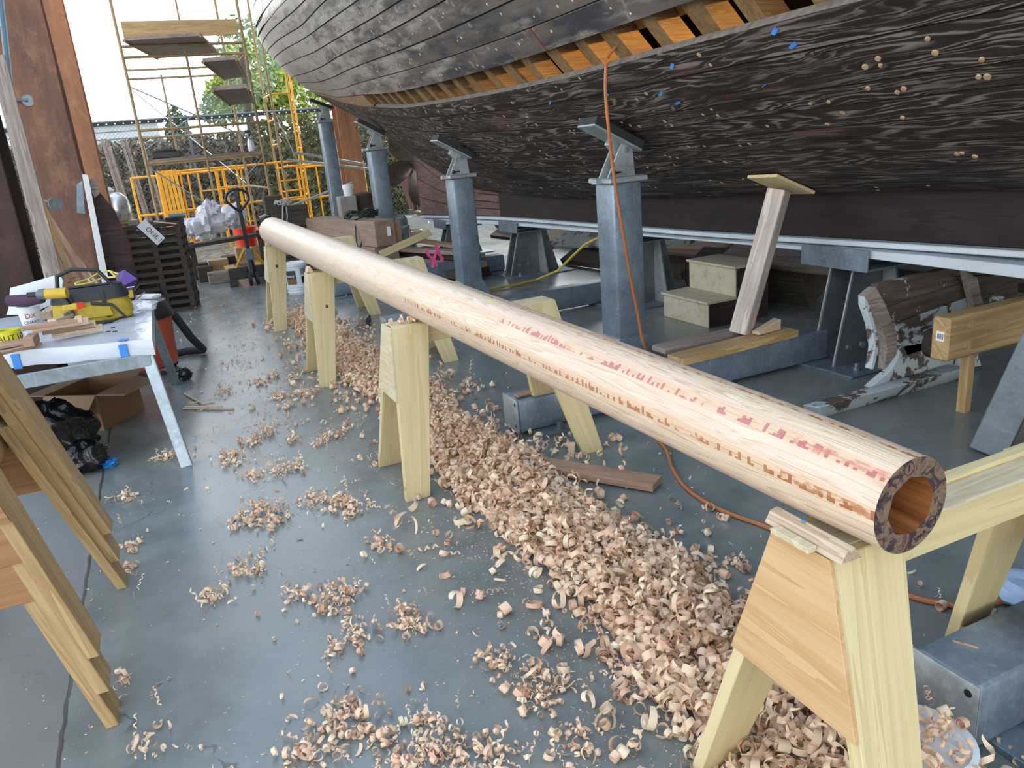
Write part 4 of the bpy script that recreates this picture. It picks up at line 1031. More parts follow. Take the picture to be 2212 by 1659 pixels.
# -------------------------------- scaffolding
def scaffold():
    r = thing('scaffold_tower', 'tall worn scaffold tower with plank platforms in front of the fence', 'scaffold', (.85, 14.5, 0))
    X0, X1, Y0, Y1, ZT = -.02, 1.73, 13.5, 16.5, 6.4; R = .022
    for x in (X0, X1):
        for y in (Y0, Y1): MB().tube([(x, y, 0), (x, y, ZT)], R, 8).build('post', M['scaf_old'], r, None, 0, True)
    for z in (1.74, 2.22, 3.25, 3.40, 4.8):
        for y in (Y0, Y1): MB().tube([(X0, y, z), (X1, y, z)], R*.9, 8).build('ledger', M['scaf_old'], r, None, 0, True)
    for z in (1.2, 1.74, 2.75, 3.25, 4.8):
        for x in (X0, X1): MB().tube([(x, Y0, z), (x, Y1, z)], R*.8, 8).build('transom', M['scaf_old'], r, None, 0, True)
    for x in (.55, .86): MB().tube([(x, Y0 if x > .8 else Y1, 1.74), (x, Y0 if x > .8 else Y1, 3.3)], R*.8, 8).build('mid_post', M['scaf_old'], r, None, 0, True)
    for (a, c) in (((X0, Y0, 2.85), (X1, Y0+.02, 1.9)), ((X0, Y1, 2.0), (X1, Y1, 3.0)), ((X0, Y1, 3.1), (X1, Y1, 1.2)), ((X0, Y0, .2), (X1, Y0, 1.7)), ((X0, Y0, 1.7), (X1, Y0, .2))):
        MB().tube([a, c], .010, 6).build('brace', M['galv'], r, None, 0, True)
    MB().box((.86, Y0-.04, 3.62), (1.62, .05, .22)).build('toe_board', M['pine_shop'], r, None, .004)
    for z, c in ((3.42, ((268, 88), (432, 77), (472, 115), (340, 127))), (2.98, ((438, 134), (510, 128), (530, 166), (485, 172))), (2.50, ((458, 196), (535, 190), (547, 222), (497, 228)))):
        q = [at(px, py, z=z) for px, py in c]; NP = 5
        for k in range(NP):
            f0, f1 = (k+.03)/NP, (k+.97)/NP; pa = [q[0].lerp(q[3], f0), q[1].lerp(q[2], f0), q[1].lerp(q[2], f1), q[0].lerp(q[3], f1)]
            MB().hexa(pa, [v+V((0, 0, .05)) for v in pa]).build('platform_plank', M['weathered'], r, None, .003)
        MB().tube([q[0], q[3]], .022, 6).build('plank_bearer', M['scaf_old'], r); MB().tube([q[1], q[2]], .022, 6).build('plank_bearer', M['scaf_old'], r)
    for k in range(2): MB().box((.86, Y0+.16+.27*k, 1.775), (1.7, .25, .04)).build('platform_plank', M['weathered'], r, None, .004)
    for x in (1.05, 2.1): MB().tube([(x, 16.45, 0), (x, 16.45, 6.3)], R*.8, 8).build('post', M['scaf_old'], r, None, 0, True)
    return r
scaffold()
def yellow_tower():
    r = thing('scaffold_tower', 'narrow yellow scaffold tower with ladder frames close to the boat stern', 'scaffold', (2.8, 17.4, 0))
    A = [tuple(at(px, py, y=y))[:2] for px, py, y in ((580, 180, 17.0), (545, 60, 17.9), (640, 300, 17.0), (628, 180, 18.2))]
    tops = (6.5, 6.5, 3.3, 3.4)
    for (x, y), zt in zip(A, tops): MB().tube([(x, y, 0), (x, y, zt)], .023, 8).build('post', M['yellow_steel'] if zt < 4 else M['scaf_old'], r, None, 0, True)
    for z in np.arange(.4, 3.0, .48):
        MB().tube([(A[2][0], A[2][1], z), (A[3][0], A[3][1], z)], .018, 8).build('rung', M['yellow_steel'], r, None, 0, True)
        if .3 < z < 2.9: MB().tube([(A[0][0], A[0][1], z+.1), (A[1][0], A[1][1], z+.1)], .018, 8).build('rung', M['yellow_steel'], r, None, 0, True)
    for z in (1.0, 2.9): MB().tube([(A[0][0], A[0][1], z), (A[2][0], A[2][1], z)], .018, 8).build('ledger', M['yellow_steel'], r, None, 0, True)
    MB().tube([(A[0][0], A[0][1], 2.6), (A[2][0], A[2][1], 1.4)], .010, 6).build('brace', M['galv'], r)
yellow_tower()
def yframe(x, y, w, h, label, rz=0, lean=0.0, inner=True):
    Mx = TR((x, y, 0), lean, 0, rz); r = thing('scaffold_section', label, 'scaffold frame', group='spare yellow scaffold frames', M=Mx); P = lambda a, c: Mx @ V((a, 0, c))
    for a in (0, w): MB().tube([P(a, 0), P(a, h)], .024, 8).build('post', M['yellow_steel'], r, None, 0, True)
    for c in (h-.02, h*.52, .12): MB().tube([P(0, c), P(w, c)], .022, 8).build('rail', M['yellow_steel'], r, None, 0, True)
    if inner:
        for a in (w*.28, w*.72): MB().tube([P(a, .12), P(a, h-.02)], .017, 8).build('inner_post', M['yellow_steel'], r, None, 0, True)
        for c in (h*.28, h*.75): MB().tube([P(w*.72, c), P(w, c)], .015, 8).build('inner_rung', M['yellow_steel'], r, None, 0, True)
for i, (x, y, w, h, rz, nm) in enumerate(((-.35, 17.2, 1.7, 1.55, 0, 'at the near end of the row beside the grey poles'), (.12, 17.0, 1.5, 1.6, .05, 'in front of the row behind the tower legs'), (1.25, 17.4, 1.7, 1.6, 0, 'behind the pallet jack handle'),
                                           (.25, 17.6, 1.6, 1.55, .02, 'second from the fence behind the tower'), (2.6, 17.6, 1.6, 1.5, 0, 'next to the narrow yellow tower'), (3.0, 18.2, 1.5, 1.45, 0, 'closest to the boat and the fence'))):
    yframe(x, y, w, h, 'spare yellow scaffold frame standing '+nm, rz)
for i in range(5):
    x = .18+i*.075; o = board('yellow_channel', (x, 16.85-.02*i, .0), (x-.03, 16.95-.02*i, 1.62), .06, .05, M['yellow_steel'], None, (0, 1, 0)); tag(o, 'yellow steel channel leaning upright in a bundle behind the tower', 'channel', 'yellow steel channels in a bundle')
for i, (px, pt, y) in enumerate(((238, 300, 18.6), (246, 300, 18.7), (252, 310, 18.6), (281, 305, 18.7), (288, 300, 18.8), (322, 300, 18.7))):
    pa, pb = at(px+34, 470, y=y), at(px-18, pt, y=y); pa = pa+(pa-pb)*(pa.z/(pb.z-pa.z))
    o = MB().tube([pa, pb], .028, 8).build('grey_pole', M['weathered'], None, None, 0, True); tag(o, 'grey pole leaning against the chain link fence behind the orange pile', 'pole', 'grey poles against the fence')
for i, (a, c, y) in enumerate((((760, 395), (560, 470), 15.9), ((790, 355), (640, 330), 15.5), ((800, 365), (620, 345), 15.6))):
    o = MB().tube([at(*a, y=y), at(*c, y=y)], .022, 8).build('steel_tube', M['galv_light'], None, None, 0, True); tag(o, 'long silver tube slung between the yellow frames and the boat stands', 'tube', 'silver tubes by the boat stands')
# things on the low platform
p = at(358, 335, y=13.7); p.z = 1.797
o = MB().box(p+V((0, 0, .05)), (.42, .22, .10)).box(p+V((.0, -.02, .11)), (.34, .12, .03)).build('tool_case', M['black'], None, None, .012); tag(o, 'flat black case lying on the low scaffold platform', 'case')
t = thing('spray_bottle', 'white spray bottle with black trigger on the low scaffold platform', 'spray bottle', (1.58, 13.65, 1.797))
q = V((1.58, 13.65, 1.797)); MB().lathe([(.045, 0), (.05, .01), (.05, .13), (.03, .19), (.018, .22)], 18, Matrix.Translation(q)).build('bottle', M['white_plastic'], t, None, 0, True)
MB().lathe([(.022, .22), (.018, .27)], 12, Matrix.Translation(q)).bar(q+V((.03, 0, .30)), q+V((-.06, 0, .31)), .03, .04).bar(q+V((-.04, 0, .28)), q+V((-.055, 0, .22)), .015, .012).build('trigger_head', M['black'], t)
# ------------------------------------------------------------------ work table and everything on and under it
TZ = .725
def tp(px, py, z=TZ): return at(px, py, z=z)
def work_table():
    r = thing('work_table', 'galvanised steel work table covered with plastic sheet', 'table', (-.7, 5.4, 0))
    x1, x0, y0, y1 = -.19, -1.75, 4.62, 6.25; g = M['galv_table']
    MB().prism([(x1, y0), (x1, y1), (x0, y1), (x0, y0+.43*(x1-x0))], .05, TR((0, 0, TZ-.055))).build('table_top', M['dark_timber'], r, None, .003)
    for y in (y0+.02, y1-.02): MB().box(((x0+x1)/2, y, TZ-.115), (x1-x0-.02, .03, .075)).build('apron', g, r, None, .002)
    for x in (x0+.02, x1-.02): MB().box((x, (y0+y1)/2, TZ-.115), (.03, y1-y0-.05, .075)).build('apron', g, r, None, .002)
    for xs, x in ((1, x1), (-1, x0)):
        for ys, y in ((-1, y0), (1, y1)):
            b = MB(); a, c = V((x-.03*xs, y-.03*ys, TZ-.06)), V((x+.05*xs, y+.14*ys, 0)); b.bar(a, c, .062, .006, (0, 1, 0)); b.bar(a+V((xs*.03, .0, 0)), c+V((xs*.03, 0, 0)), .006, .07, (0, 1, 0))
            fr = frame_of(a, c); b.build('leg', g, r, fr, .002)
    return r
work_table()
def mat_sheet():
    t = NT('milky_plastic_sheet'); v = t.coords('Object', rand=False); n = t.noise(v, 5, 4)
    return t.done((.58, .63, .70), .22, 0, bump=n, bstr=.5, bdist=.02, alpha=.86, spec=.6)
M['sheet'] = mat_sheet()
def sheet_cover():
    b = MB(); X = list(np.linspace(-1.76, -.17, 40)); Y = list(np.linspace(4.60, 6.27, 34)); rnd = random.Random(2); vs = []; fs = []
    rows = [(4.592, TZ-.085), (4.590, TZ-.04)]+[(y, None) for y in Y]
    for y_, z in rows:
        for i, x in enumerate(X):
            f = 4.592+.43*(-.17-x); y = f+(y_-4.592)*(6.27-f)/(6.27-4.592)
            zz = TZ+.002+.004*abs(math.sin(x*9+y*5))*abs(math.sin(y*7-x*3)) if z is None else z+.004*math.sin(x*22)
            vs.append((x, y+(.004*math.sin(x*15) if z is not None else 0), zz))
    n = len(X)
    for i in range(len(rows)-1): fs += [(i*n+k, i*n+k+1, (i+1)*n+k+1, (i+1)*n+k) for k in range(n-1)]
    b.add(vs, fs)
    side = [( -.168, y, TZ-.08) for y in Y]; top = [(-.17, y, TZ+.003) for y in Y]; m = len(Y)
    b.add(top+side, [(k, k+1, m+k+1, m+k) for k in range(m-1)])
    o = b.build('plastic_sheet', M['sheet'], None, None, 0, True); tag(o, 'milky plastic sheet spread over the work table and hanging over its front edge', 'plastic sheet')
    for (px, py), w in (((265, 750), .045), ((35, 767), .045)):
        p = at(px, py, y=4.65 if px > 100 else 4.93); f = 4.586+.43*(-.17-p.x); A = TR((p.x, f, TZ), 0, 0, -math.atan(.43)); o = MB().box((0, 0, -.052), (w, .003, .085), A).box((0, .02, .012), (w, .045, .003), A).build('blue_tape', M['blue_tape'])
        tag(o, 'strip of blue tape holding the sheet near the table '+('corner' if px > 100 else 'end under the yellow tape roll'), 'tape')
sheet_cover()
YB = plain('bag_yellow', (.42, .31, .03), .7, var=.15, scale=30); BK = plain('bag_black', (.016, .017, .02), .6)
def tool_bag():
    c = V((-.50, 5.55, TZ+.012)); r = thing('tool_bag', 'yellow and black canvas tool bag standing open on the table', 'tool bag', c, .0, None, Matrix.Translation(c) @ Matrix.Rotation(math.radians(-6), 4, 'Z')); W = WM[r.name]
    def sec(w, d, z, n=20): return [W @ V((w*math.copysign(abs(math.cos(a))**.55, math.cos(a)), d*math.copysign(abs(math.sin(a))**.55, math.sin(a)), z)) for a in np.linspace(0, 2*PI, n, endpoint=False)]
    def loft(name, L, mt):
        b = MB(); n = 20; vs = []; fs = []
        for w, d, z in L: vs += sec(w, d, z)
        for i in range(len(L)-1): fs += [(i*n+k, i*n+(k+1) % n, (i+1)*n+(k+1) % n, (i+1)*n+k) for k in range(n)]
        fs.append(tuple(range(n-1, -1, -1))); return b.add(vs, fs).build(name, mt, r, None, 0, True)
    loft('lower_body', [(.225, .10, 0), (.235, .11, .02), (.22, .105, .11), (.21, .10, .135)], YB)
    loft('upper_body', [(.226, .112, .130), (.22, .105, .16), (.20, .09, .20), (.195, .075, .215), (.18, .06, .205)], BK)
    for sx in (-.1, .1): MB().bar(W @ V((sx, -.118, .02)), W @ V((sx*.9, -.112, .19)), .022, .006, W.to_3x3() @ V((0, -1, 0))).build('webbing', BK, r)
    MB().tube([W @ V((-.17, -.03, .19)), W @ V((-.15, -.03, .30)), W @ V((-.06, -.02, .33)), W @ V((.08, -.02, .31)), W @ V((.15, -.03, .20))], .013, 8).build('handle', BK, r, None, 0, True)
    MB().tube([W @ V((.02, -.12, .12)), W @ V((.14, -.15, .10)), W @ V((.20, -.17, .02)), W @ V((.12, -.20, .005)), W @ V((.02, -.23, .005))], .010, 8).build('strap', BK, r, None, 0, True)
    MB().box((0, 0, 0), (.07, .004, .05), W @ TR((-.06, -.115, .11))).build('pocket_label', M['red_plastic'], r)
    MB().prism([(-.10, -.03), (.10, -.03), (.09, .03), (-.02, .045), (-.09, .03)], .012, W @ TR((.03, -.118, .06), PI/2)).build('pocket', YB, r, None, .002)
tool_bag()
def on_table(o, label, cat, group=None): return tag(o, label, cat, group)
# openwork yellow grip across the bag
p = tp(210, 600, TZ+.22); t = thing('yellow_grip', 'yellow openwork plastic grip lying across the top of the tool bag', 'hand saw', p)
L = [tp(162, 612, TZ+.235), tp(190, 603, TZ+.24), tp(212, 590, TZ+.25), tp(235, 585, TZ+.255), tp(256, 592, TZ+.25), tp(250, 598, TZ+.24), tp(222, 600, TZ+.235), tp(195, 611, TZ+.225), tp(165, 616, TZ+.225)]
yg = plain('grip_yellow', (.62, .52, .12), .5); MB().tube(L+[L[0]], .006, 6).build('rim', yg, t, None, 0, True)
b = MB()
for i in range(1, 4): MB().tube([L[i], L[8-i]], .005, 6).build('web', yg, t, None, 0, True)
# drill driver
c = at(118, 634, y=5.34); t = thing('drill_driver', 'yellow and black drill driver lying beside the tool bag', 'drill', c)
ax = V((-.95, .25, .05)).normalized(); dy = plain('drill_yellow', (.55, .36, .03), .45)
MB().tube([c+ax*-.07, c+ax*.05], .032, 14).build('motor_body', dy, t, None, 0, True); MB().tube([c+ax*.05, c+ax*.085, c+ax*.10], [.034, .03, .02], 14).build('gear_collar', M['steel_dark'], t, None, 0, True)
MB().tube([c+ax*.10, c+ax*.15], .017, 12).build('chuck', M['black'], t, None, 0, True); MB().bar(c+V((.03, 0, -.02)), c+V((.06, -.02, -.085)), .035, .04).build('handle', M['black'], t, None, .006)
MB().box(c+V((.065, -.02, -.09)), (.08, .06, .035)).build('battery', dy, t, None, .006)
o = MB().tube([at(18, 650, y=5.6), at(55, 650, y=5.55), at(92, 644, y=5.5)], [.035, .04, .03], 14).build('purple_roll', plain('dark_purple_cloth', (.05, .025, .045), .8), None, None, 0, True); tag(o, 'dark purple rolled cloth lying behind the white cup', 'cloth')
def crumple(name, label, cat, c, sx, sy, sz, mt, seed, n=22, amp=.35, parent=None, crisp=True):
    rnd = np.random.RandomState(seed); ph = rnd.rand(8, 3)*6.28; fr = rnd.normal(size=(8, 3))*2.2; b = MB(); vs = []; fs = []; m = n//2
    for i in range(m+1):
        th = PI*i/m
        for k in range(n):
            a = 2*PI*k/n; d = np.array([math.sin(th)*math.cos(a), math.sin(th)*math.sin(a), math.cos(th)])
            r = 1+amp*sum(math.sin((fr[q]*d).sum()*2.2+ph[q, 0]) for q in range(8))/5+amp*.4*(rnd.rand()-.5)
            vs.append((c[0]+sx*d[0]*r, c[1]+sy*d[1]*r, max(c[2]+sz*d[2]*r, c[2]-sz)))
    for i in range(m): fs += [(i*n+k, i*n+(k+1) % n, (i+1)*n+(k+1) % n, (i+1)*n+k) for k in range(n)]
    o = b.add(vs, fs).build(name, mt, parent); o.data.shade_smooth()
    if crisp: o.data.set_sharp_from_angle(angle=.5)
    return tag(o, label, cat) if label else o
def mat_clear(name, col=(.8, .83, .86), a=.45, r=.12):
    t = NT(name); v = t.coords('Object', rand=False); n = t.noise(v, 14, 4); return t.done(col, r, 0, bump=n, bstr=.5, bdist=.01, alpha=a, spec=.8)
M['clear_bag'] = mat_clear('clear_crinkled_plastic'); M['milky_bag'] = mat_clear('milky_bag_plastic', (.74, .78, .82), .9, .3)
c = tp(312, 668, TZ+.01); crumple('clear_plastic_bag', 'clear crinkled plastic bag on the table corner shining in the light', 'plastic bag', (c.x-.015, c.y, TZ+.032), .09, .22, .028, M['clear_bag'], 4)
c = tp(85, 640, TZ); o = sheet('white_plastic_wrap', [(18, 668), (22, 622), (60, 612), (128, 592), (136, 606), (132, 650), (60, 680), (14, 680)], 5.8, .008, M['milky_bag'], 'stiff white plastic wrap standing behind the drill and purple cloth')
# paper and tape measure behind
o = MB().add([tp(248, 592, TZ+.13), tp(268, 583, TZ+.20), tp(296, 602, TZ+.15), tp(290, 622, TZ+.02), tp(258, 622, TZ+.02)], [(0, 1, 2, 3, 4)]).build('folded_paper', plain('violet_paper', (.13, .07, .42), .6)); 
mod = o.modifiers.new('thickness', 'SOLIDIFY'); mod.thickness = .003; tag(o, 'violet and white folded paper sticking up behind the tool bag', 'paper')
c = tp(286, 648, TZ+.005); t = thing('tape_measure', 'yellow and black tape measure standing by the end of the tool bag', 'tape measure', c)
MB().box(c+V((0, 0, .045)), (.05, .07, .09)).build('case', M['black'], t, None, .012, False, 2); MB().box(c+V((.0, -.037, .05)), (.034, .004, .055)).build('face', dy, t, None, .001); MB().box(c+V((.01, -.03, .098)), (.05, .02, .004)).build('blade', M['white_card'], t)
o = board('white_pad', tp(300, 640, TZ+.02), tp(338, 640, TZ+.02), .09, .02, M['white_card']); tag(o, 'small white block on the far table corner behind the clear bag', 'pad')
# cup
c = V(tp(72, 706)); c.z = TZ+.004; t = thing('measuring_cup', 'white plastic measuring cup with red and black lettering', 'cup', c)
MB().lathe([(.050, 0), (.054, .006), (.066, .125), (.071, .127), (.071, .134), (.063, .134), (.052, .012), (.0, .010)], 28, Matrix.Translation(c)).build('cup', M['milky_bag'], t, None, 0, True)
d = (V((0, 0, 0))-c); d.z = 0; d.normalize()
for tx, sz, z, mt in (('DX', .042, .075, 'red_ink'), ('QUART', .026, .035, 'ink')):
    rr = .0525+.012*z/.125; q = c+d*(rr+.003)+V((0, 0, z)); text_mesh('lettering', tx, sz, plane_frame(q, V((0, 0, 1)).cross(d), d), M[mt], t)
# caution tape roll
c = V(tp(20, 742)); c.z = TZ+.004; t = thing('tape_roll', 'roll of yellow barrier tape with black lettering at the table edge', 'tape roll', c)
yt = plain('barrier_yellow', (.62, .58, .02), .4); MB().lathe([(.040, 0), (.075, 0), (.075, .076), (.040, .076), (.040, 0)], 40, Matrix.Translation(c), caps=False).build('roll', yt, t, None, 0, True)
d = (V((0, 0, 0))-c); d.z = 0; d.normalize()
for k, (ch, mt) in enumerate(zip('CAUTION', ['ink']*7)):
    a = (k-2.2)*.42; dd = Matrix.Rotation(a, 3, 'Z') @ d; text_mesh('lettering', ch, .046, plane_frame(c+dd*.0755+V((0, 0, .036)), V((0, 0, 1)).cross(dd), dd), M[mt], t)
# stepped stack of mitred strips
ends = [(172, 700), (189, 697), (206, 701), (222, 708)]
for i, (px, py) in enumerate(((178, 690), (192, 694), (207, 700), (222, 708))):
    z = TZ+.012+.030*(3-i)+.018; e = tp(px, py, z); dirv = V((-.88, -.02-.02*i, 0)).normalized()
    o = board('mitred_strip', e, e+dirv*(.30-.012*i), .035, .024, M['cream_wood'] if i % 2 else M['fir_red'], None); 
    tag(o, ('topmost', 'second', 'third', 'lowest')[i]+' wooden strip of the stepped stack beside the tool bag strap', 'wood strip', 'stepped wooden strips')
    o = MB().hexa([e+V((.001, -.018, -.012)), e+V((.001, .018, -.012)), e+V((.001, .018, .022)), e+V((.001, -.018, .022))], [e+V((-.035, -.018, -.012)), e+V((-.035, .018, -.012)), e+V((-.035, .018, .022)), e+V((-.035, -.018, .022))]).build('pale_block', M['cream_wood'], None, None, .001)
    tag(o, 'pale cut block on the '+('topmost', 'second', 'third', 'lowest')[i]+' strip of the stepped stack', 'block', 'pale blocks on the stepped strips')
for i, (a, c, w, h, mt, lb) in enumerate((((98, 682), (128, 662), .07, .05, 'cream_wood', 'pale cut wood block standing behind the stepped strips'), ((112, 694), (190, 668), .06, .022, 'cream_wood', 'pale thin board lying under the chrome clamp'),
                                     ((82, 708), (150, 700), .06, .03, 'fir_red', 'short red-brown board in front of the white cup'), ((-10, 748), (72, 735), .12, .02, 'fir_red', 'wide red-brown board at the table edge below the tape roll'),
                                     ((-5, 765), (88, 742), .035, .018, 'fir_red', 'narrow red-brown strip hanging at the table front edge'))):
    z = TZ+.012+h/2+(.05 if i == 1 else 0); o = board('cut_board', tp(*a, z), tp(*c, z), w, h, M[mt]); tag(o, lb, 'board')
o = board('wood_block', tp(62, 740, TZ+.055), tp(74, 728, TZ+.055), .05, .05, M['fir_red']); tag(o, 'small red-brown block with pale top on the wide board by the tape roll', 'block')
t = thing('clamp', 'chrome hand clamp lying on the pale thin board', 'clamp', tp(160, 668, TZ+.09)); a = tp(137, 680, TZ+.09); c = tp(196, 652, TZ+.10)
MB().tube([a, (a+c)/2+V((0, 0, .012)), c], .006, 8).build('upper_arm', M['galv_light'], t, None, 0, True); MB().tube([a+V((0, -.02, 0)), (a+c)/2+V((.02, -.04, 0)), c+V((-.02, -.05, -.01))], .006, 8).build('lower_arm', M['galv_light'], t, None, 0, True)
MB().lathe([(.013, -.01), (.013, .01)], 12, Matrix.Translation(c)).build('jaw_pad', M['steel_dark'], t)
o = crumple('dark_fluff', 'dark tuft of wood fibre lying between the stepped strips and the cup', 'tuft', tp(120, 698, TZ+.06), .03, .02, .014, M['dark_timber'], 9)
o = board('red_handle_pencil', tp(285, 655, TZ+.03), tp(312, 632, TZ+.03), .012, .010, M['fir_red']); tag(o, 'brown carpenter pencil lying on the clear plastic bag', 'pencil')
for i, (px, py) in enumerate(((244, 708), (234, 716), (248, 716))):
    o = MB().box(tp(px, py, TZ+.012), (.025, .008, .006), None).build('black_clip', M['black']); tag(o, 'tiny dark scrap on the sheet right of the stepped strips'.replace('right of', 'beyond'), 'scrap', 'dark scraps on the plastic sheet')
# ---- under the table
def carton():
    p0 = V((-.61, 5.53, 0)); u = (V((-.375, 5.86, 0))-p0); Lu = u.length*1.02; u.normalize(); w = V((-u.y, u.x, 0)); Lw = .40; H = .25; r = thing('cardboard_box', 'open cardboard box with flaps spread under the work table', 'box', p0); th = .006
    def wall(a, b_, nm): MB().bar(a+V((0, 0, H/2)), b_+V((0, 0, H/2)), th, H).build(nm, M['cardboard'], r)
    A, B, C, D = p0, p0+u*Lu, p0+u*Lu+w*Lw, p0+w*Lw
    for a, b_ in ((A, B), (B, C), (C, D), (D, A)): wall(a, b_, 'side_wall')
    MB().add([A, B, C, D]+[q+V((0, 0, .006)) for q in (A, B, C, D)], [(0, 3, 2, 1), (4, 5, 6, 7), (0, 1, 5, 4), (1, 2, 6, 5), (2, 3, 7, 6), (3, 0, 4, 7)]).build('bottom', M['cardboard'], r)
    up = V((0, 0, H))
    for a, b_, d in ((A, B, -w*.19+V((0, 0, -.015))), (B, C, u*.13+V((0, 0, .03))), (C, D, w*.17+V((0, 0, -.01))), (D, A, -u*.10+V((0, 0, -.12)))):
        q = [a+up, b_+up, b_+up+d-(b_-a)*.08, a+up+d+(b_-a)*.08]; n = (q[1]-q[0]).cross(q[3]-q[0]).normalized()*.005
        MB().hexa(q, [x+n for x in q]).build('flap', M['cardboard_in'], r)
    MB().bar(A+w*.12-u*.005+V((0, 0, .04)), A+w*.26-u*.005+V((0, 0, .04)), .004, .06).build('paper_label', M['cardboard_in'], r)
carton()
c = at(175, 985, z=0); BAG = plain('black_bin_bag', (.006, .006, .007), .18)
t = thing('trash_bag', 'shiny black plastic bin bag slumped on the floor under the table', 'bag', (c.x-.15, c.y+.1, 0))
crumple('bag_body', None, None, (-.80, 4.95, .20), .20, .22, .20, BAG, 12, 40, .3, t, False); crumple('bag_neck', None, None, (-.66, 4.78, .085), .12, .10, .085, BAG, 13, 34, .35, t, False)
c = at(234, 997, z=.03); crumple('blue_glove', 'crumpled bright blue glove beside the black bin bag', 'glove', (c.x, c.y, .022), .05, .035, .022, plain('nitrile_blue', (.01, .20, .55), .45), 5, 20, .7)
def vac():
    c = V((-.30, 6.95, 0)); r = thing('shop_vacuum', 'orange-red shop vacuum with black hose behind the table leg', 'vacuum', c); W = Matrix.Translation(c)
    MB().lathe([(.19, .06), (.21, .08), (.225, .42), (.235, .44), (.235, .47)], 32, W).build('drum', M['orange_plastic'], r, None, 0, True)
    MB().lathe([(.255, .47), (.255, .50), (.21, .60), (.12, .64), (.0, .645)], 28, W, caps=False).build('lid', M['black'], r, None, 0, True)
    for a in (.6, 2.2, 3.8, 5.4): MB().sphere(c+V((.2*math.cos(a), .2*math.sin(a), .035)), .035, 12).build('caster', M['black'], r, None, 0, True)
    pts = [c+V(q) for q in ((.08, .0, .58), (.17, .03, .56), (.26, .08, .42), (.34, .15, .22), (.42, .26, .07), (.42, .38, .04), (.30, .44, .04), (.18, .42, .04))]
    MB().tube(pts, .034, 12).build('hose', M['rubber'], r, None, 0, True)
    MB().tube([c+V((-.05, .02, .64)), c+V((.05, .0, .74)), c+V((.17, .1, .72)), c+V((.22, .2, .58)), c+V((.2, .2, .45))], .008, 8).build('power_cable', M['black'], r, None, 0, True)
vac()
c = at(400, 822, z=.0); crumple('black_plastic_lump', 'small lump of black plastic on the floor behind the table leg', 'bag', (c.x, c.y, .05), .06, .05, .05, BAG, 7, 20, .3)
for i, (a, b_) in enumerate((((395, 882), (503, 882)), ((398, 850), (432, 868)), ((405, 872), (462, 862)), ((400, 878), (480, 878)))):
    o = board('wood_sliver', at(*a, z=.008+.004*i), at(*b_, z=.008+.004*i), .014, .006, M['cream_wood'], None, (0, 0, 1), 0); tag(o, 'thin pale wood sliver on the floor behind the table leg', 'sliver', 'wood slivers behind the table leg')
# ---- nested sawhorses at the near edge
for i in range(3):
    b0 = Matrix.Translation(V((-.70, 2.385, .125*i))) @ Matrix.Rotation(PI/2, 4, 'Z')
    build_horse(0, 0, ('lowest', 'middle', 'topmost')[i]+' of three golden sawhorses nested together beside the floor joint', L=.85, sp=.28, H=.80, dxl=.07, dxr=.09, mt='pine_shop', gus='ply_shop', M0=b0, group='nested sawhorses')
# ------------------------------------------------------------------ things behind the spar
def bucket(c, R, H, label, lid=True, text=None):
    t = thing('plastic_bucket', label, 'bucket', c); W = Matrix.Translation(V(c)); r2 = R*.88
    prof = [(r2, 0), (r2+.004, .01), (r2+(R-r2)*.25, H*.22)]
    for k in range(3): z = H*(.08+.08*k); prof = prof[:1+2*k]+[(r2+.002, z), (r2+.010, z+.004), (r2+.010, z+.012), (r2+.004, z+.018)]+[]
    prof = [(r2, 0)]+[q for k in range(3) for q in ((r2+.003, H*(.05+.085*k)), (r2+.011, H*(.06+.085*k)), (r2+.011, H*(.09+.085*k)), (r2+.004, H*(.10+.085*k)))]+[(R-.006, H-.02), (R+.006, H-.018), (R+.006, H)]
    MB().lathe(prof+([] if lid else [(R-.006, H), (R-.008, H-.02), (r2-.01, .02), (.0, .02)]), 32, W, caps=False).build('body', M['white_plastic'], t, None, 0, True)
    if lid: MB().lathe([(R+.008, H-.03), (R+.010, H+.004), (R-.004, H+.008), (R-.010, H-.004), (.0, H-.004)], 32, W, caps=False).build('lid', M['white_plastic'], t, None, 0, True)
    return t
B1 = (1.42, 9.93, 0); t = bucket(B1, .15, .38, 'white plastic bucket with a dark printed panel, behind the farthest sawhorse')
d = (V((0, 0, 0))-V(B1)); d.z = 0; d.normalize()
def wrap(name, a0, a1, z0, z1, R0, R1, H, mt, par, c):
    b = MB(); n = 8; vs = []; fs = []
    for i in range(n+1):
        dd = Matrix.Rotation(a0+(a1-a0)*i/n, 3, 'Z') @ d
        for z in (z0, z1): vs.append(V(c)+dd*(R0+(R1-R0)*z/H+.008)+V((0, 0, z)))
    fs = [(2*i, 2*i+2, 2*i+3, 2*i+1) for i in range(n)]; return b.add(vs, fs).build(name, mt, par)
wrap('printed_panel', -.95, -.1, .14, .30, .132, .148, .38, plain('print_dark', (.03, .045, .05), .5), t, B1); wrap('printed_panel', -.95, -.15, .13, .20, .134, .150, .38, M['cardboard'], t, B1)
wrap('black_print', .35, .75, .14, .22, .133, .149, .38, M['ink'], t, B1); wrap('grey_print', .3, .8, .25, .32, .133, .149, .38, M['galv_light'], t, B1)
dd = Matrix.Rotation(-.5, 3, 'Z') @ d; text_mesh('lettering', 'Ivory', .05, plane_frame(V(B1)+dd*.158+V((0, 0, .235)), V((0, 0, 1)).cross(dd), dd), M['white_card'], t)
# bucket lid with shavings at the corner of the picture
B2 = (1.37, .985, 0); B2H = .185; t = bucket(B2, .112, B2H, 'white plastic bucket with shavings on its lid, beside the nearest sawhorse')
text_mesh('lettering', 'DE  S', .026, plane_frame((B2[0]-.015, B2[1]+.05, B2H-.0035), (.97, -.25, 0), (0, 0, 1)), M['ink'], t)
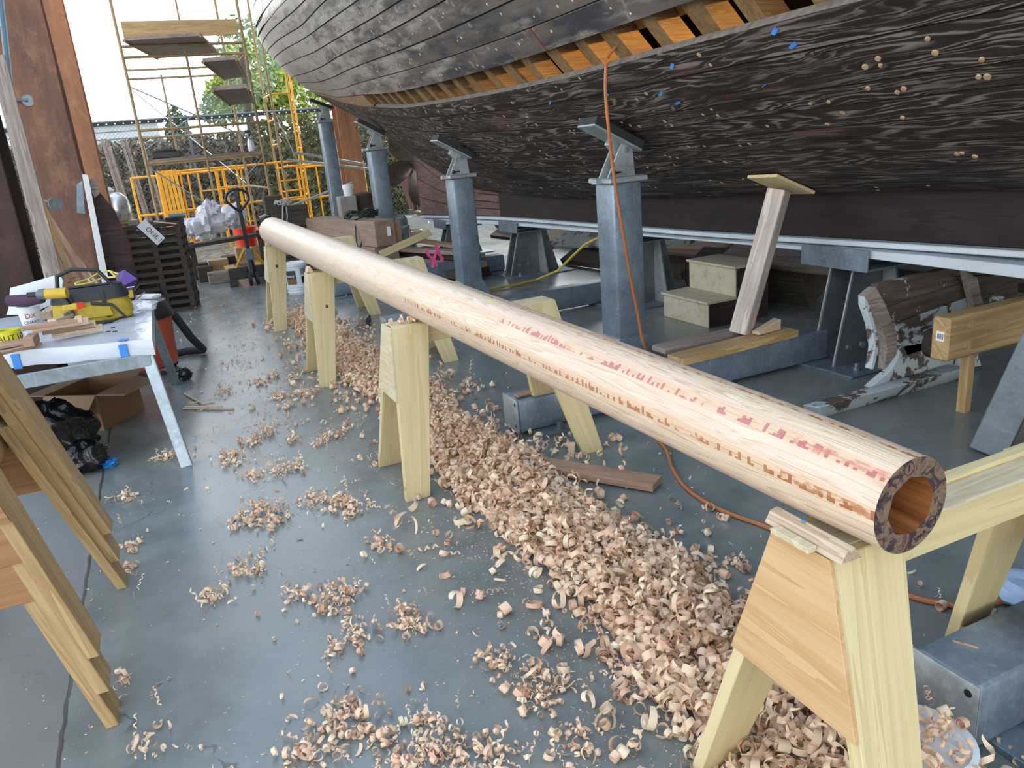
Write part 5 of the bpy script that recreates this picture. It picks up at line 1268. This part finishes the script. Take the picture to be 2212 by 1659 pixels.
# dark cribbing with rope
def crib():
    t = thing('timber_crib', 'dark timber blocks stacked up behind the far end of the spar', 'timber stack', (1.75, 12.0, 0))
    for i in range(4): MB().box((1.78, 12.1, .11+.22*i), (.75-.09*i, .45, .215)).build('block', M['dark_timber'], t, None, .008)
    MB().box((1.56, 12.05, 1.0), (.26, .26, .26)).build('block', M['dark_timber'], t, None, .008)
    MB().box((1.86, 12.05, .92), (.34, .24, .09)).build('block', M['dark_timber'], t, None, .008)
crib()
def rope(name, label, c, R, turns, rad, mt, seed, flat=.25, drop=None):
    rnd = random.Random(seed); pts = []
    for i in range(turns*14):
        a = 2*PI*i/14; q = R*(.8+.3*rnd.random()); pts.append((c[0]+q*math.cos(a), c[1]+q*.6*math.sin(a), c[2]+flat*rnd.random()*R))
    if drop: pts += drop
    return tag(MB().tube(pts, rad, 6).build(name, mt, None, None, 0, True), label, 'cord')
rope('grey_rope', 'tangle of grey rope draped over the dark timber blocks', (1.68, 11.90, 1.0), .12, 4, .011, M['grey_rope'], 3, .6, [(1.66, 11.84, .98), (1.64, 11.83, .85), (1.62, 11.83, .76), (1.67, 11.83, .70), (1.70, 11.83, .82), (1.71, 11.83, .96)])
# big timbers with end grain, cord and sticker
def stacked(name, label, a, b, w, h, mt, group='big timbers behind the spar'):
    return tag(board(name, a, b, w, h, M[mt], None, (0, 0, 1), .006), label, 'timber', group)
stacked('squared_timber', 'lower of the big squared timbers lying behind the spar', (2.12, 11.9, .22), (2.62, 9.95, .22), .36, .42, 'brown_timber')
stacked('squared_timber', 'upper big squared timber with a white sticker on its end', (2.10, 11.9, .60), (2.62, 9.9, .60), .30, .33, 'brown_timber')
stacked('squared_timber', 'dark-ended squared timber beside the upper big one', (2.42, 11.9, .53), (2.80, 10.0, .53), .14, .38, 'fir_red')
stacked('squared_timber', 'short timber lying low in front of the yellow frames', (1.9, 13.2, .30), (2.3, 12.4, .30), .25, .2, 'brown_timber')
p = V((2.66, 9.885, .62)); o = MB().box(p, (.05, .004, .12)).build('white_sticker', M['white_card']); tag(o, 'small white sticker on the end of the upper big timber', 'sticker')
rope('green_cord', 'tangle of dark green cord heaped on the big timbers', (2.50, 10.6, .78), .22, 6, .010, M['green_cord'], 8, .5, [(2.36, 10.4, .77), (2.32, 10.3, .60), (2.31, 10.28, .45), (2.34, 10.27, .40), (2.40, 10.26, .55)])
t = thing('stump', 'dark split stump and a grey block carrying a white pipe collar', 'stump', (2.9, 12.4, 0))
MB().lathe([(.20, 0), (.19, .5), (.17, 1.0), (.08, 1.02), (.0, 1.0)], 12, TR((3.02, 12.5, 0)), caps=False).build('split_stump', M['dark_timber'], t, None, 0, True)
MB().box((2.70, 12.3, .5), (.26, .26, 1.0)).build('grey_block', M['grey_block'], t, None, .01)
p = V((2.74, 12.25, 1.0)); MB().lathe([(.07, 0), (.07, .10), (.085, .10), (.085, .17), (.07, .17), (.065, .02), (0, .02)], 22, Matrix.Translation(p), caps=False).build('pipe_collar', M['white_plastic'], t, None, 0, True)
o = board('pale_board', at(822, 550, y=9.35), at(930, 502, y=9.5), .09, .022, M['pine'], None, (0, -1, .3)); tag(o, 'pale board propped slantwise across the lumber behind the spar', 'board')
# lumber heap with pink ribbon
for i, (a, c, w, h, mt) in enumerate((((2.95, 9.9, .08), (3.35, 8.75, .08), .22, .10, 'dark_timber'), ((3.15, 10.1, .09), (3.52, 8.85, .09), .18, .10, 'keel_wood'), ((3.02, 10.2, .19), (3.46, 8.8, .18), .20, .07, 'weathered'), ((2.9, 10.3, .28), (3.42, 8.9, .26), .16, .06, 'keel_wood'), ((3.2, 10.3, .29), (3.56, 9.0, .27), .13, .05, 'fir_red'), ((2.8, 10.2, .35), (3.3, 9.1, .33), .15, .05, 'weathered'), ((3.1, 10.5, .42), (3.5, 9.2, .345), .12, .04, 'fir_red'))):
    o = board('scrap_plank', a, c, w, h, M[mt]); tag(o, ('lowest dark', 'low red-brown', 'grey', 'red-brown', 'narrow red', 'upper grey', 'topmost red')[i]+' plank in the scrap heap tied with pink ribbon', 'plank', 'scrap planks with pink ribbon')
t = thing('pink_ribbon', 'bright pink ribbon hanging from the ends of the scrap planks', 'ribbon', at(938, 530, y=8.78))
for L in ([(920, 536), (926, 552), (938, 562), (944, 575)], [(940, 530), (948, 548), (957, 560), (951, 561)], [(946, 532), (938, 556), (934, 577)]):
    q = [at(px, py, y=8.75) for px, py in L]
    for a, c in zip(q, q[1:]): MB().bar(a, c+(c-a)*.05, .035, .003, (0, -1, .2)).build('ribbon_tail', M['pink'], t)
o = board('foam_slab', (3.35, 13.6, .42), (4.3, 13.2, .42), .5, .14, M['white_card'], None, (0, 0, 1), .01); tag(o, 'bright white foam slab in the sun under the propeller', 'slab')
o = board('foam_slab', (3.3, 12.9, .2), (4.0, 12.7, .2), .5, .2, M['cream_wood'], None, (0, 0, 1), .01); tag(o, 'cream slab under the bright white one below the propeller', 'slab')
crumple('grey_tarp', 'crumpled grey-blue tarpaulin by the foot of the third boat stand', 'tarp', (3.25, 11.6, .30), .22, .2, .3, plain('tarp_grey', (.26, .32, .34), .6), 21, 26, .4)
# yellow hose, wood junk under the boat
o = MB().tube([at(1040, 628, z=.02), at(1062, 624, z=.02), at(1110, 616, z=.02), at(1160, 604, z=.03), at(1205, 585, y=7.3), at(1240, 550, y=7.2), at(1265, 527, y=7.0), at(1295, 513, y=6.8), at(1310, 512, y=6.4)], .014, 8).build('yellow_hose', M['yellow_cord'], None, None, 0, True)
tag(o, 'yellow hose curving from the floor up behind the corded boat stand', 'hose')
for i, (a, c, w, h, mt) in enumerate((((4.75, 9.2, .30), (5.1, 6.6, .52), .40, .035, 'peel'), ((5.0, 9.4, .24), (5.35, 6.5, .38), .30, .05, 'fir_red'), ((4.8, 9.0, .10), (5.1, 6.8, .12), .30, .08, 'dark_timber'), ((4.9, 10.5, .3), (5.2, 9.0, .34), .5, .05, 'pine_shop'), ((4.8, 6.3, .2), (5.1, 5.0, .22), .4, .3, 'dark_timber'), ((5.0, 6.0, .42), (5.2, 4.6, .45), .5, .06, 'weathered'), ((5.7, 13.0, .28), (6.1, 7.0, .28), .55, .08, 'dark_timber'), ((5.5, 12.8, .10), (5.9, 9.0, .10), .5, .12, 'keel_wood'), ((6.0, 8.0, .30), (6.3, 3.5, .30), .6, .10, 'dark_timber'))):
    o = board('old_plank', a, c, w, h, M[mt], None, (-.5, 0, 1)); tag(o, ('white-flaked', 'red-brown', 'black lowest', 'tan', 'dark thick', 'grey flat', 'long black', 'long dark red', 'black rearmost')[i]+' old hull plank stored under the boat beyond the cradles', 'plank', 'old planks under the boat')
# bags of waste on a trestle board, buckets, cone, blocks
t = thing('trestle_board', 'dark board on two short legs carrying the bags of waste', 'trestle', (.7, 12.6, 0))
board('board', at(385, 536, y=12.6), at(632, 494, y=12.6), .3, .05, M['dark_timber'], t); board('leg', (.35, 12.6, 0), (.35, 12.6, .56), .08, .08, M['dark_timber'], t, (0, 1, 0)); board('leg', (1.35, 12.6, 0), (1.35, 12.6, .62), .08, .08, M['dark_timber'], t, (0, 1, 0))
CB = mat_clear('waste_bag', (.62, .64, .68), .85, .3); CB2 = mat_clear('paper_in_bag', (.66, .68, .74), 1.0, .5)
p = at(448, 495, y=12.4); crumple('waste_bag', 'clear bag stuffed with grey paper waste on the trestle board', 'bag', (p.x, p.y, .80), .24, .18, .20, CB, 31, 30, .45)
p = at(455, 455, y=12.4); crumple('paper_ball', 'big ball of crumpled white paper on top of the clear bag', 'paper', (p.x, p.y, 1.02), .14, .12, .12, CB2, 32, 28, .5)
p = at(500, 470, y=12.7); crumple('waste_bag', 'second clear bag behind the pallet jack handle', 'bag', (p.x+.05, p.y, .86), .17, .15, .19, CB, 33, 28, .35)
p = at(415, 500, y=12.5); crumple('waste_bag', 'dull grey bag end at the near side of the trestle board', 'bag', (p.x, p.y, .78), .14, .13, .13, CB, 34, 26, .4)
t = thing('red_bucket', 'bright red bucket standing behind the pallet jack', 'bucket', (1.22, 13.4, .0)); MB().lathe([(.15, .33), (.19, .62), (.20, .62), (.19, .64), (.17, .62), (.14, .36), (0, .35)], 24, TR((1.22, 13.4, 0)), caps=False).build('body', M['red_plastic'], t, None, 0, True)
MB().box((1.22, 13.4, .165), (.42, .4, .33)).build('crate_base', M['pine_shop'], t, None, .005)
t = thing('traffic_cone', 'orange traffic cone glowing in the sun behind the pallet jack', 'cone', (1.52, 14.2, 0)); MB().lathe([(.14, .02), (.03, .55), (.0, .55)], 20, TR((1.52, 14.2, 0)), caps=False).build('cone', plain('cone_orange', (.9, .22, .03), .5), t, None, 0, True); MB().box((1.52, 14.2, .012), (.36, .36, .024)).build('base', plain('cone_base', (.85, .2, .03), .5), t, None, .006)
for i, (x, y, z, sx, sy, sz, mt) in enumerate(((.42, 13.2, .09, .26, .25, .18, 'keel_wood'), (.72, 13.4, .09, .3, .26, .18, 'pine_shop'), (.95, 13.7, .12, .3, .3, .12, 'keel_wood'), (.46, 12.3, .11, .22, .2, .22, 'dark_timber'), (.62, 11.95, .08, .3, .22, .16, 'weathered'), (.95, 13.6, .03, .8, .5, .06, 'weathered'), (1.25, 13.1, .06, .5, .4, .12, 'fir_red'))):
    o = MB().box((x, y, z), (sx, sy, sz)).build('timber_block', M[mt], None, None, .006); tag(o, ('red-brown block below the waste bags', 'tan block next to the red-brown one below the bags', 'flat dark block by the red bucket', 'dark upright block near the lath stack', 'grey block just behind the pallet jack fork', 'flat grey slab under the flat dark block', 'low red timber beneath the red bucket side')[i], 'block')
# ------------------------------------------------------------------ cords and odd pieces on the floor and hull
def hull_hit(px, py):
    o = S.camera.matrix_basis.translation; d = (at(px, py, y=5)-o); best = None; t = .15
    while t < 4:
        p = o+d*t
        lo, hi = 0, 1.45
        for _ in range(30):
            m = (lo+hi)/2
            if hull(p.y, m)[2] < p.z: lo = m
            else: hi = m
        if p.z > hull(p.y, 0)[2] and hull(p.y, lo)[0] < p.x: return p.y, lo
        t += .004
    return None
pts = []
h = hull_hit(1318, 118); p0 = V(hull(*h)); n0 = hnorm(*h)
pts = [p0-n0*.25, p0-n0*.06, p0+n0*.02]+[at(px, py, y=y) for px, py, y in ((1309, 150, 3.96), (1308, 200, 3.97), (1314, 270, 3.98), (1325, 370, 4.05), (1342, 480, 4.12), (1362, 600, 4.18), (1380, 690, 4.22), (1388, 735, 4.24))]+[V((2.86, 4.24, .012)), V((2.7, 4.18, .012)), V((2.52, 4.0, .10)), V((2.45, 3.82, .232)), V((2.36, 3.64, .12)), V((2.25, 3.45, .012))]
pts += [at(px, py, z=.012) for px, py in ((1437, 968), (1452, 1010), (1480, 1052), (1530, 1088), (1590, 1115), (1660, 1140), (1760, 1190), (1850, 1245), (1980, 1292), (2050, 1306), (2100, 1318), (2150, 1302), (2212, 1298), (2260, 1300))]
def smooth(P, k=4):
    out = []
    for i in range(len(P)-1):
        a, b, c, e = P[max(i-1, 0)], P[i], P[i+1], P[min(i+2, len(P)-1)]
        for j in range(k):
            t = j/k; out.append(.5*((2*b)+(c-a)*t+(2*a-5*b+4*c-e)*t*t+(3*b-a-3*c+e)*t**3))
    return out+[P[-1]]
o = MB().tube(smooth(pts), .0095, 8).build('orange_cord', M['orange_cord'], None, None, 0, True); tag(o, 'rust-orange air hose hanging out of the hull gap and trailing over the floor', 'hose')
for i, (px, py, w, hh, rot) in enumerate(((1682, 63, .030, .022, .5), (1719, 94, .034, .022, .2), (1458, 139, .026, .020, .6), (1430, 199, .030, .016, .3), (1467, 220, .030, .022, -.2), (1190, 220, .032, .012, .5), (1316, 201, .010, .028, .1), (1654, 181, .022, .006, .1))):
    q = hull_hit(px, py); p = V(hull(*q)); n = hnorm(*q); t0 = V((0, 1, 0)); fr = plane_frame(p+n*.003, (t0-n*t0.dot(n))*math.cos(rot)+n.cross(t0)*math.sin(rot), n)
    b = MB(); vs = []; N = 5
    for a in range(N+1): u = a/N; vs += [fr @ V((w*(u-.5), -hh/2*(1-.3*u), .016*u*u)), fr @ V((w*(u-.5), hh/2, .014*u*u))]
    o = b.add(vs, [(2*k, 2*k+2, 2*k+3, 2*k+1) for k in range(N)]).build('blue_tape_flag', M['blue_tape'], BOAT); mod = o.modifiers.new('thickness', 'SOLIDIFY'); mod.thickness = .0008
t = thing('wide_plank', 'red-brown plank lying flat on the floor, one end buried in the shavings', 'plank', at(1280, 1020, z=0))
a, c = at(1165, 1003, z=.03), at(1420, 1045, z=.03); board('plank', a+(a-c)*.25, c, .115, .035, M['fir_red'], t, (0, 0, 1), .002)
o = board('wood_block', at(785, 700, z=.04), at(796, 688, z=.04), .05, .09, M['weathered']); tag(o, 'small upright wood block on the floor beyond the third sawhorse', 'block')
o = board('thin_stick', at(838, 690, z=.008), at(870, 688, z=.008), .02, .012, M['cream_wood']); tag(o, 'thin pale stick on the floor beyond the small upright block', 'stick')
o = MB().hexa([tuple(at(1228, 985, z=0)), tuple(at(1240, 988, z=0)), tuple(at(1240, 985, z=.0)), tuple(at(1230, 980, z=.0))], [at(1228, 985, z=0)+V((-.0, 0, .06)), at(1240, 988, z=0)+V((.01, 0, .075)), at(1240, 985, z=0)+V((.01, .01, .075)), at(1230, 980, z=0)+V((0, .01, .06))]).build('wood_shard', M['cream_wood']); tag(o, 'small upright pinkish shard standing behind the red-brown plank', 'shard')
o = board('pinkish_stick', at(2085, 1398, z=.215), at(2132, 1316, z=.03), .06, .02, M['fir_red']); tag(o, 'pinkish brown stick propped against the near steel tube end', 'stick')
o = board('thin_batten', (1.615, 3.77, .236), (1.99, 3.80, .236), .05, .012, M['fir_red']); tag(o, 'red-brown batten lying on the end of the steel tube under the second sawhorse', 'batten')
o = board('thin_batten', (1.70, 3.73, .234), (1.86, 3.75, .234), .03, .010, M['cream_wood']); tag(o, 'short pale batten lying on the end of the steel tube under the second sawhorse', 'batten')
p = at(2205, 1285, z=.02); crumple('pale_blue_plastic', 'crumpled pale blue plastic on the floor past the orange hose', 'plastic', (p.x+.03, p.y, .035), .09, .10, .035, plain('pale_blue_plastic', (.35, .45, .62), .4), 17, 20, .3)
p = at(2208, 1325, z=.0); o = MB().box(p+V((0, 0, .006)), (.03, .03, .01)).build('blue_scrap', M['blue_tape'], None, None, .003); tag(o, 'bright blue scrap on the floor below the pale plastic', 'scrap')
# ------------------------------------------------------------------ plane shavings
def mat_shaving():
    t = NT('plane_shavings'); at_ = t.n('Attribute'); at_.attribute_name = 'tint'; v = t.coords('Object', (1, 1, 1), rand=True); oi = t.n('ObjectInfo')
    f = t.math('FRACT', t.math('ADD', at_.outputs['Fac'], oi.outputs['Random']))
    c = t.ramp(f, [(0, (.78, .53, .37)), (.35, (.84, .63, .45)), (.6, (.90, .76, .55)), (.82, (.70, .42, .28)), (1, (.84, .66, .46))])
    m = t.done(c, .55, spec=.3)
    tr = t.n('BsdfTranslucent'); t.l(c, tr.inputs[0]); mx = t.n('MixShader'); mx.inputs[0].default_value = .14
    out = t.t.nodes['Material Output']; t.l(t.b.outputs[0], mx.inputs[1]); t.l(tr.outputs[0], mx.inputs[2]); t.l(mx.outputs[0], out.inputs[0])
    return m
M['shaving'] = mat_shaving()
RS = np.random.RandomState(11)
def curl(kind, rs):
    """one ribbon: (2n,3) vertices; kind 0 tight curl, 1 loose curl, 2 long helix, 3 flat flake"""
    if kind == 0: r0, r1, turns, w, pit = rs.uniform(.008, .013), rs.uniform(.012, .019), rs.uniform(1.0, 2.2), rs.uniform(.014, .026), rs.uniform(-.003, .003)
    elif kind == 1: r0, r1, turns, w, pit = rs.uniform(.010, .016), rs.uniform(.018, .030), rs.uniform(.7, 1.4), rs.uniform(.012, .022), rs.uniform(-.008, .008)
    elif kind == 2: r0, r1, turns, w, pit = rs.uniform(.008, .011), rs.uniform(.009, .013), rs.uniform(2.0, 3.2), rs.uniform(.009, .014), rs.uniform(.012, .020)
    else: r0, r1, turns, w, pit = rs.uniform(.02, .05), rs.uniform(.03, .06), rs.uniform(.10, .30), rs.uniform(.008, .02), 0
    n = 15; a = np.linspace(0, 2*np.pi*turns, n); r = np.linspace(r0, r1, n)*(1+.06*np.sin(a*3)); ww = w*(1-.45*np.abs(np.linspace(-1, 1, n))**4)
    ax = np.linspace(0, pit*turns*2*np.pi/ (2*np.pi)*1.0*2.5, n)
    P = np.stack([r*np.cos(a), r*np.sin(a)], 1); V1 = np.concatenate([P, (ax-ww/2)[:, None]], 1); V2 = np.concatenate([P, (ax+ww/2)[:, None]], 1)
    o = np.stack([V1, V2], 1).reshape(-1, 3); return o-o.mean(0)
def rotm(rs, flat=False):
    q = rs.normal(size=4); 
    if flat: q = np.array([math.cos(rs.uniform(0, 3.14)), rs.normal()*.12, rs.normal()*.12, math.sin(rs.uniform(0, 3.14))])
    q /= np.linalg.norm(q); w, x, y, z = q
    return np.array([[1-2*(y*y+z*z), 2*(x*y-z*w), 2*(x*z+y*w)], [2*(x*y+z*w), 1-2*(x*x+z*z), 2*(y*z-x*w)], [2*(x*z-y*w), 2*(y*z+x*w), 1-2*(x*x+y*y)]])
NQ = 15
FQ = np.array([(2*i, 2*i+1, 2*i+3, 2*i+2) for i in range(NQ-1)])
def ribbons(name, L, label, cat='shavings', kind='stuff', group=None):
    k = len(L); vs = np.concatenate(L); fs = (FQ[None]+(np.arange(k)*2*NQ)[:, None, None]).reshape(-1, 4)
    me = bpy.data.meshes.new(name); me.vertices.add(len(vs)); me.vertices.foreach_set('co', vs.astype(np.float32).ravel())
    me.loops.add(fs.size); me.loops.foreach_set('vertex_index', fs.ravel().astype(np.int32)); me.polygons.add(len(fs)); me.polygons.foreach_set('loop_start', (np.arange(len(fs))*4).astype(np.int32))
    a = me.attributes.new('tint', 'FLOAT', 'POINT'); a.data.foreach_set('value', np.repeat(RS.rand(k), 2*NQ).astype(np.float32)); me.update(calc_edges=True); me.validate()
    me.polygons.foreach_set('use_smooth', np.ones(len(fs), dtype=bool)); me.materials.append(M['shaving'])
    return tag(link(bpy.data.objects.new(name, me), Matrix.Identity(4)), label, cat, group, kind)
# outline of the drift, along y: (y, x left, x right, height)
DY = [.55, .9, 1.3, 1.7, 2.1, 2.5, 2.9, 3.3, 3.7, 4.3, 4.9, 5.3, 5.8, 6.6, 7.4, 8.2, 8.7]
DL = [.93, .96, 1.00, 1.04, 1.10, 1.06, 1.07, 1.03, 1.05, 1.13, 1.12, 1.00, 1.03, 1.05, 1.04, 1.02, 1.10]
DR = [1.50, 1.52, 1.54, 1.50, 1.55, 1.54, 1.50, 1.55, 1.50, 1.44, 1.50, 1.46, 1.40, 1.40, 1.38, 1.36, 1.25]
DH = [.10, .11, .10, .085, .075, .08, .09, .085, .075, .06, .075, .07, .06, .05, .045, .04, .02]
def drift_at(y): return pch(DY, DL, y), pch(DY, DR, y), pch(DY, DH, y)
def heap_h(x, y):
    l, r, h = drift_at(y); u = (x-l)/(r-l)
    if u < 0 or u > 1: return 0
    return h*(math.sin(PI*u)**.7)*(.75+.35*math.sin(x*31+y*17)*math.sin(y*23-x*11))
def build_shavings():
    # compact core of the drift
    b = MB(); X = 22; ys = np.arange(.55, 8.7, .07); vs = []; fs = []
    for y in ys:
        l, r, h = drift_at(y); l += .05+.03*math.sin(y*9); r -= .05+.03*math.sin(y*7+1)
        for i in range(X+1): x = l+(r-l)*i/X; vs.append((x, y, max(.001, heap_h(x, y)*.72-.004)))
    n = X+1
    for j in range(len(ys)-1): fs += [(j*n+i, j*n+i+1, (j+1)*n+i+1, (j+1)*n+i) for i in range(X)]
    core = b.add(vs, fs).build('shavings_bed', M['shaving_bed'], None, Matrix.Identity(4), 0, True); tag(core, 'packed lower layer of the long drift of shavings under the spar', 'shavings', None, 'stuff')
    rs = RS; pile = []; cand = []
    N = 10500
    for i in range(N):
        y = .6+8.0*rs.rand()**1.35; l, r, h = drift_at(y); u = rs.rand() if rs.rand() < .8 else rs.normal()*.6+.5
        x = l+(r-l)*u+rs.normal()*.02
        if 3.33-.1 < y < 3.9 and x < 1.0 and rs.rand() < .6: continue
        kind = rs.choice([0, 0, 0, 1, 1, 1, 2, 3]); c = curl(kind, rs)*rs.uniform(.85, 1.4); R = rotm(rs); c = c @ R.T; hh = heap_h(x, y)
        z = hh*rs.uniform(.55, 1.12)-c[:, 2].min()*.9 if hh > 0 else -c[:, 2].min()
        c = c+np.array([x, y, max(z, -c[:, 2].min())])
        pile.append(c)
    ribbons('shavings_drift', pile, 'long drift of curled pinkish wood shavings heaped under the spar')
    # loose ones: clumps in the walkway and single curls
    clump_px = [(538, 1232, 34), (462, 1290, 20), (715, 1300, 34), (745, 1290, 30), (880, 1345, 26), (885, 1345, 20), (780, 1370, 22), (820, 1180, 18), (720, 1400, 12), (640, 1290, 12), (740, 1560, 44), (760, 1570, 36), (655, 1640, 26), (925, 1580, 20), (870, 1640, 40), (985, 1645, 50), (1080, 1430, 26), (1165, 1490, 34), (1170, 1510, 20),
                (1080, 1630, 18), (1235, 1610, 20), (1275, 1350, 20), (1350, 1450, 24), (1440, 1480, 22), (272, 1075, 16), (288, 1185, 12), (275, 1228, 10), (262, 1480, 8), (320, 1625, 12), (355, 990, 18), (370, 988, 14), (545, 955, 30), (500, 985, 26), (570, 935, 22), (600, 860, 18), (650, 855, 26), (620, 880, 12), (545, 1030, 20), (600, 1020, 20), (640, 1010, 22), (500, 1000, 18),
                (560, 1100, 24), (600, 1110, 22), (680, 1080, 22), (530, 1130, 30), (600, 1130, 20), (740, 1090, 40), (760, 1100, 34), (560, 830, 24), (590, 815, 18), (640, 820, 16), (480, 850, 10), (630, 950, 16), (690, 960, 18), (720, 945, 18), (750, 930, 10), (1590, 1220, 16), (1520, 1225, 16), (1455, 1160, 6), (1035, 845, 4), (960, 822, 4)]
    loose = []; rs2 = np.random.RandomState(5)
    for px, py, k in clump_px:
        p = at(px, py, z=0); w = .03+.0011*k
        for q in range(int(k*1.5)):
            kind = rs2.choice([0, 1, 1, 2, 3, 3]); c = curl(kind, rs2)*rs2.uniform(.34, .78); c = c @ rotm(rs2).T
            x, y = p.x+rs2.normal()*w*.62, p.y+rs2.normal()*w*.9; zz = abs(rs2.normal())*.006; loose.append((c+np.array([0, 0, -c[:, 2].min()+zz]), x, y))
    for q in range(700):                                     # strewn singles
        y = 1.5+8.5*rs2.rand()**1.5; x = rs2.uniform(-.55, 1.0) if rs2.rand() < .8 else rs2.uniform(1.5, 2.2)
        if x < -.1 and y > 4.3: x = rs2.uniform(.0, .9)
        kind = rs2.choice([0, 1, 2, 3, 3, 3]); c = curl(kind, rs2)*rs2.uniform(.22, .6); c = c @ rotm(rs2).T; loose.append((c+np.array([0, 0, -c[:, 2].min()]), x, y))
    for q in range(1300):                                     # bands of swept shavings in the middle of the walkway
        y = rs2.uniform(4.3, 7.6); x = rs2.uniform(.15, .95)
        if math.sin(y*7.5+x*5.5)+.8*math.sin(x*9-y*3) < .55: continue
        c = curl(rs2.choice([0, 1, 2, 3, 3]), rs2)*rs2.uniform(.22, .5); c = c @ rotm(rs2).T; loose.append((c+np.array([0, 0, -c[:, 2].min()+.004*rs2.rand()]), x, y))
    def shows(e): c, x, y = e; return -np.ptp(c, axis=0).max()/math.hypot(x, y, 1.6)
    loose.sort(key=shows)
    inview = [e for e in loose]
    one = []; rest = []
    for e in inview: (one if len(one) < 300 else rest).append(e)
    for c, x, y in one:
        me = bpy.data.meshes.new('wood_shaving'); me.from_pydata(c.tolist(), [], FQ.tolist()); me.materials.append(M['shaving']); me.shade_smooth()
        tag(link(bpy.data.objects.new('wood_shaving', me), Matrix.Translation((x, y, 0))), 'single curled wood shaving lying loose on the concrete floor', 'shaving', 'loose shavings on the floor')
    ribbons('strewn_shavings', [c+np.array([x, y, 0]) for c, x, y in rest], 'smaller shavings strewn across the concrete walkway')
    # chips and dust
    ch = []
    for q in range(5200):
        if q < 3600:
            y = 1.2+7.5*rs2.rand()**1.6; x = rs2.uniform(-.9, 2.0) if rs2.rand() < .5 else rs2.normal()*.35+.75
        else: y = rs2.uniform(1.0, 3.2); x = 1.0+rs2.normal()*.16
        if x < -.2 and y > 4.6: continue
        c = curl(3, rs2)*rs2.uniform(.06, .22); c = c @ rotm(rs2, True).T; ch.append(c+np.array([x, y, .001-c[:, 2].min()]))
    ribbons('wood_chips', ch, 'tiny pale wood chips and dust scattered over the whole floor', 'wood chips')
    # on the third horse and on the bucket lid
    cl = []
    for q in range(26):
        x = .90+.14*rs2.rand(); c = curl(rs2.choice([0, 1, 3]), rs2)*rs2.uniform(.4, .7); c = c @ rotm(rs2).T; cl.append(c+np.array([x, 3.56+rs2.normal()*.02, .808-c[:, 2].min()]))
    ribbons('shavings_on_sawhorse', cl, 'few shavings lying on top of the second pale sawhorse')
    cl = []
    for q in range(46):
        a, r = rs2.rand()*6.28, .115*rs2.rand()**.6; c = curl(rs2.choice([0, 1, 2]), rs2)*rs2.uniform(.7, 1.1); c = c @ rotm(rs2).T; cl.append(c+np.array([B2[0]+r*math.cos(a), B2[1]+r*math.sin(a), B2H-.001-c[:, 2].min()+.01*rs2.rand()]))
    ribbons('shavings_on_lid', cl, 'pinkish shavings lying on the white bucket lid')
M['shaving_bed'] = plain('shavings_bed_mat', (.50, .33, .23), .8, var=.5, scale=70)
build_shavings()
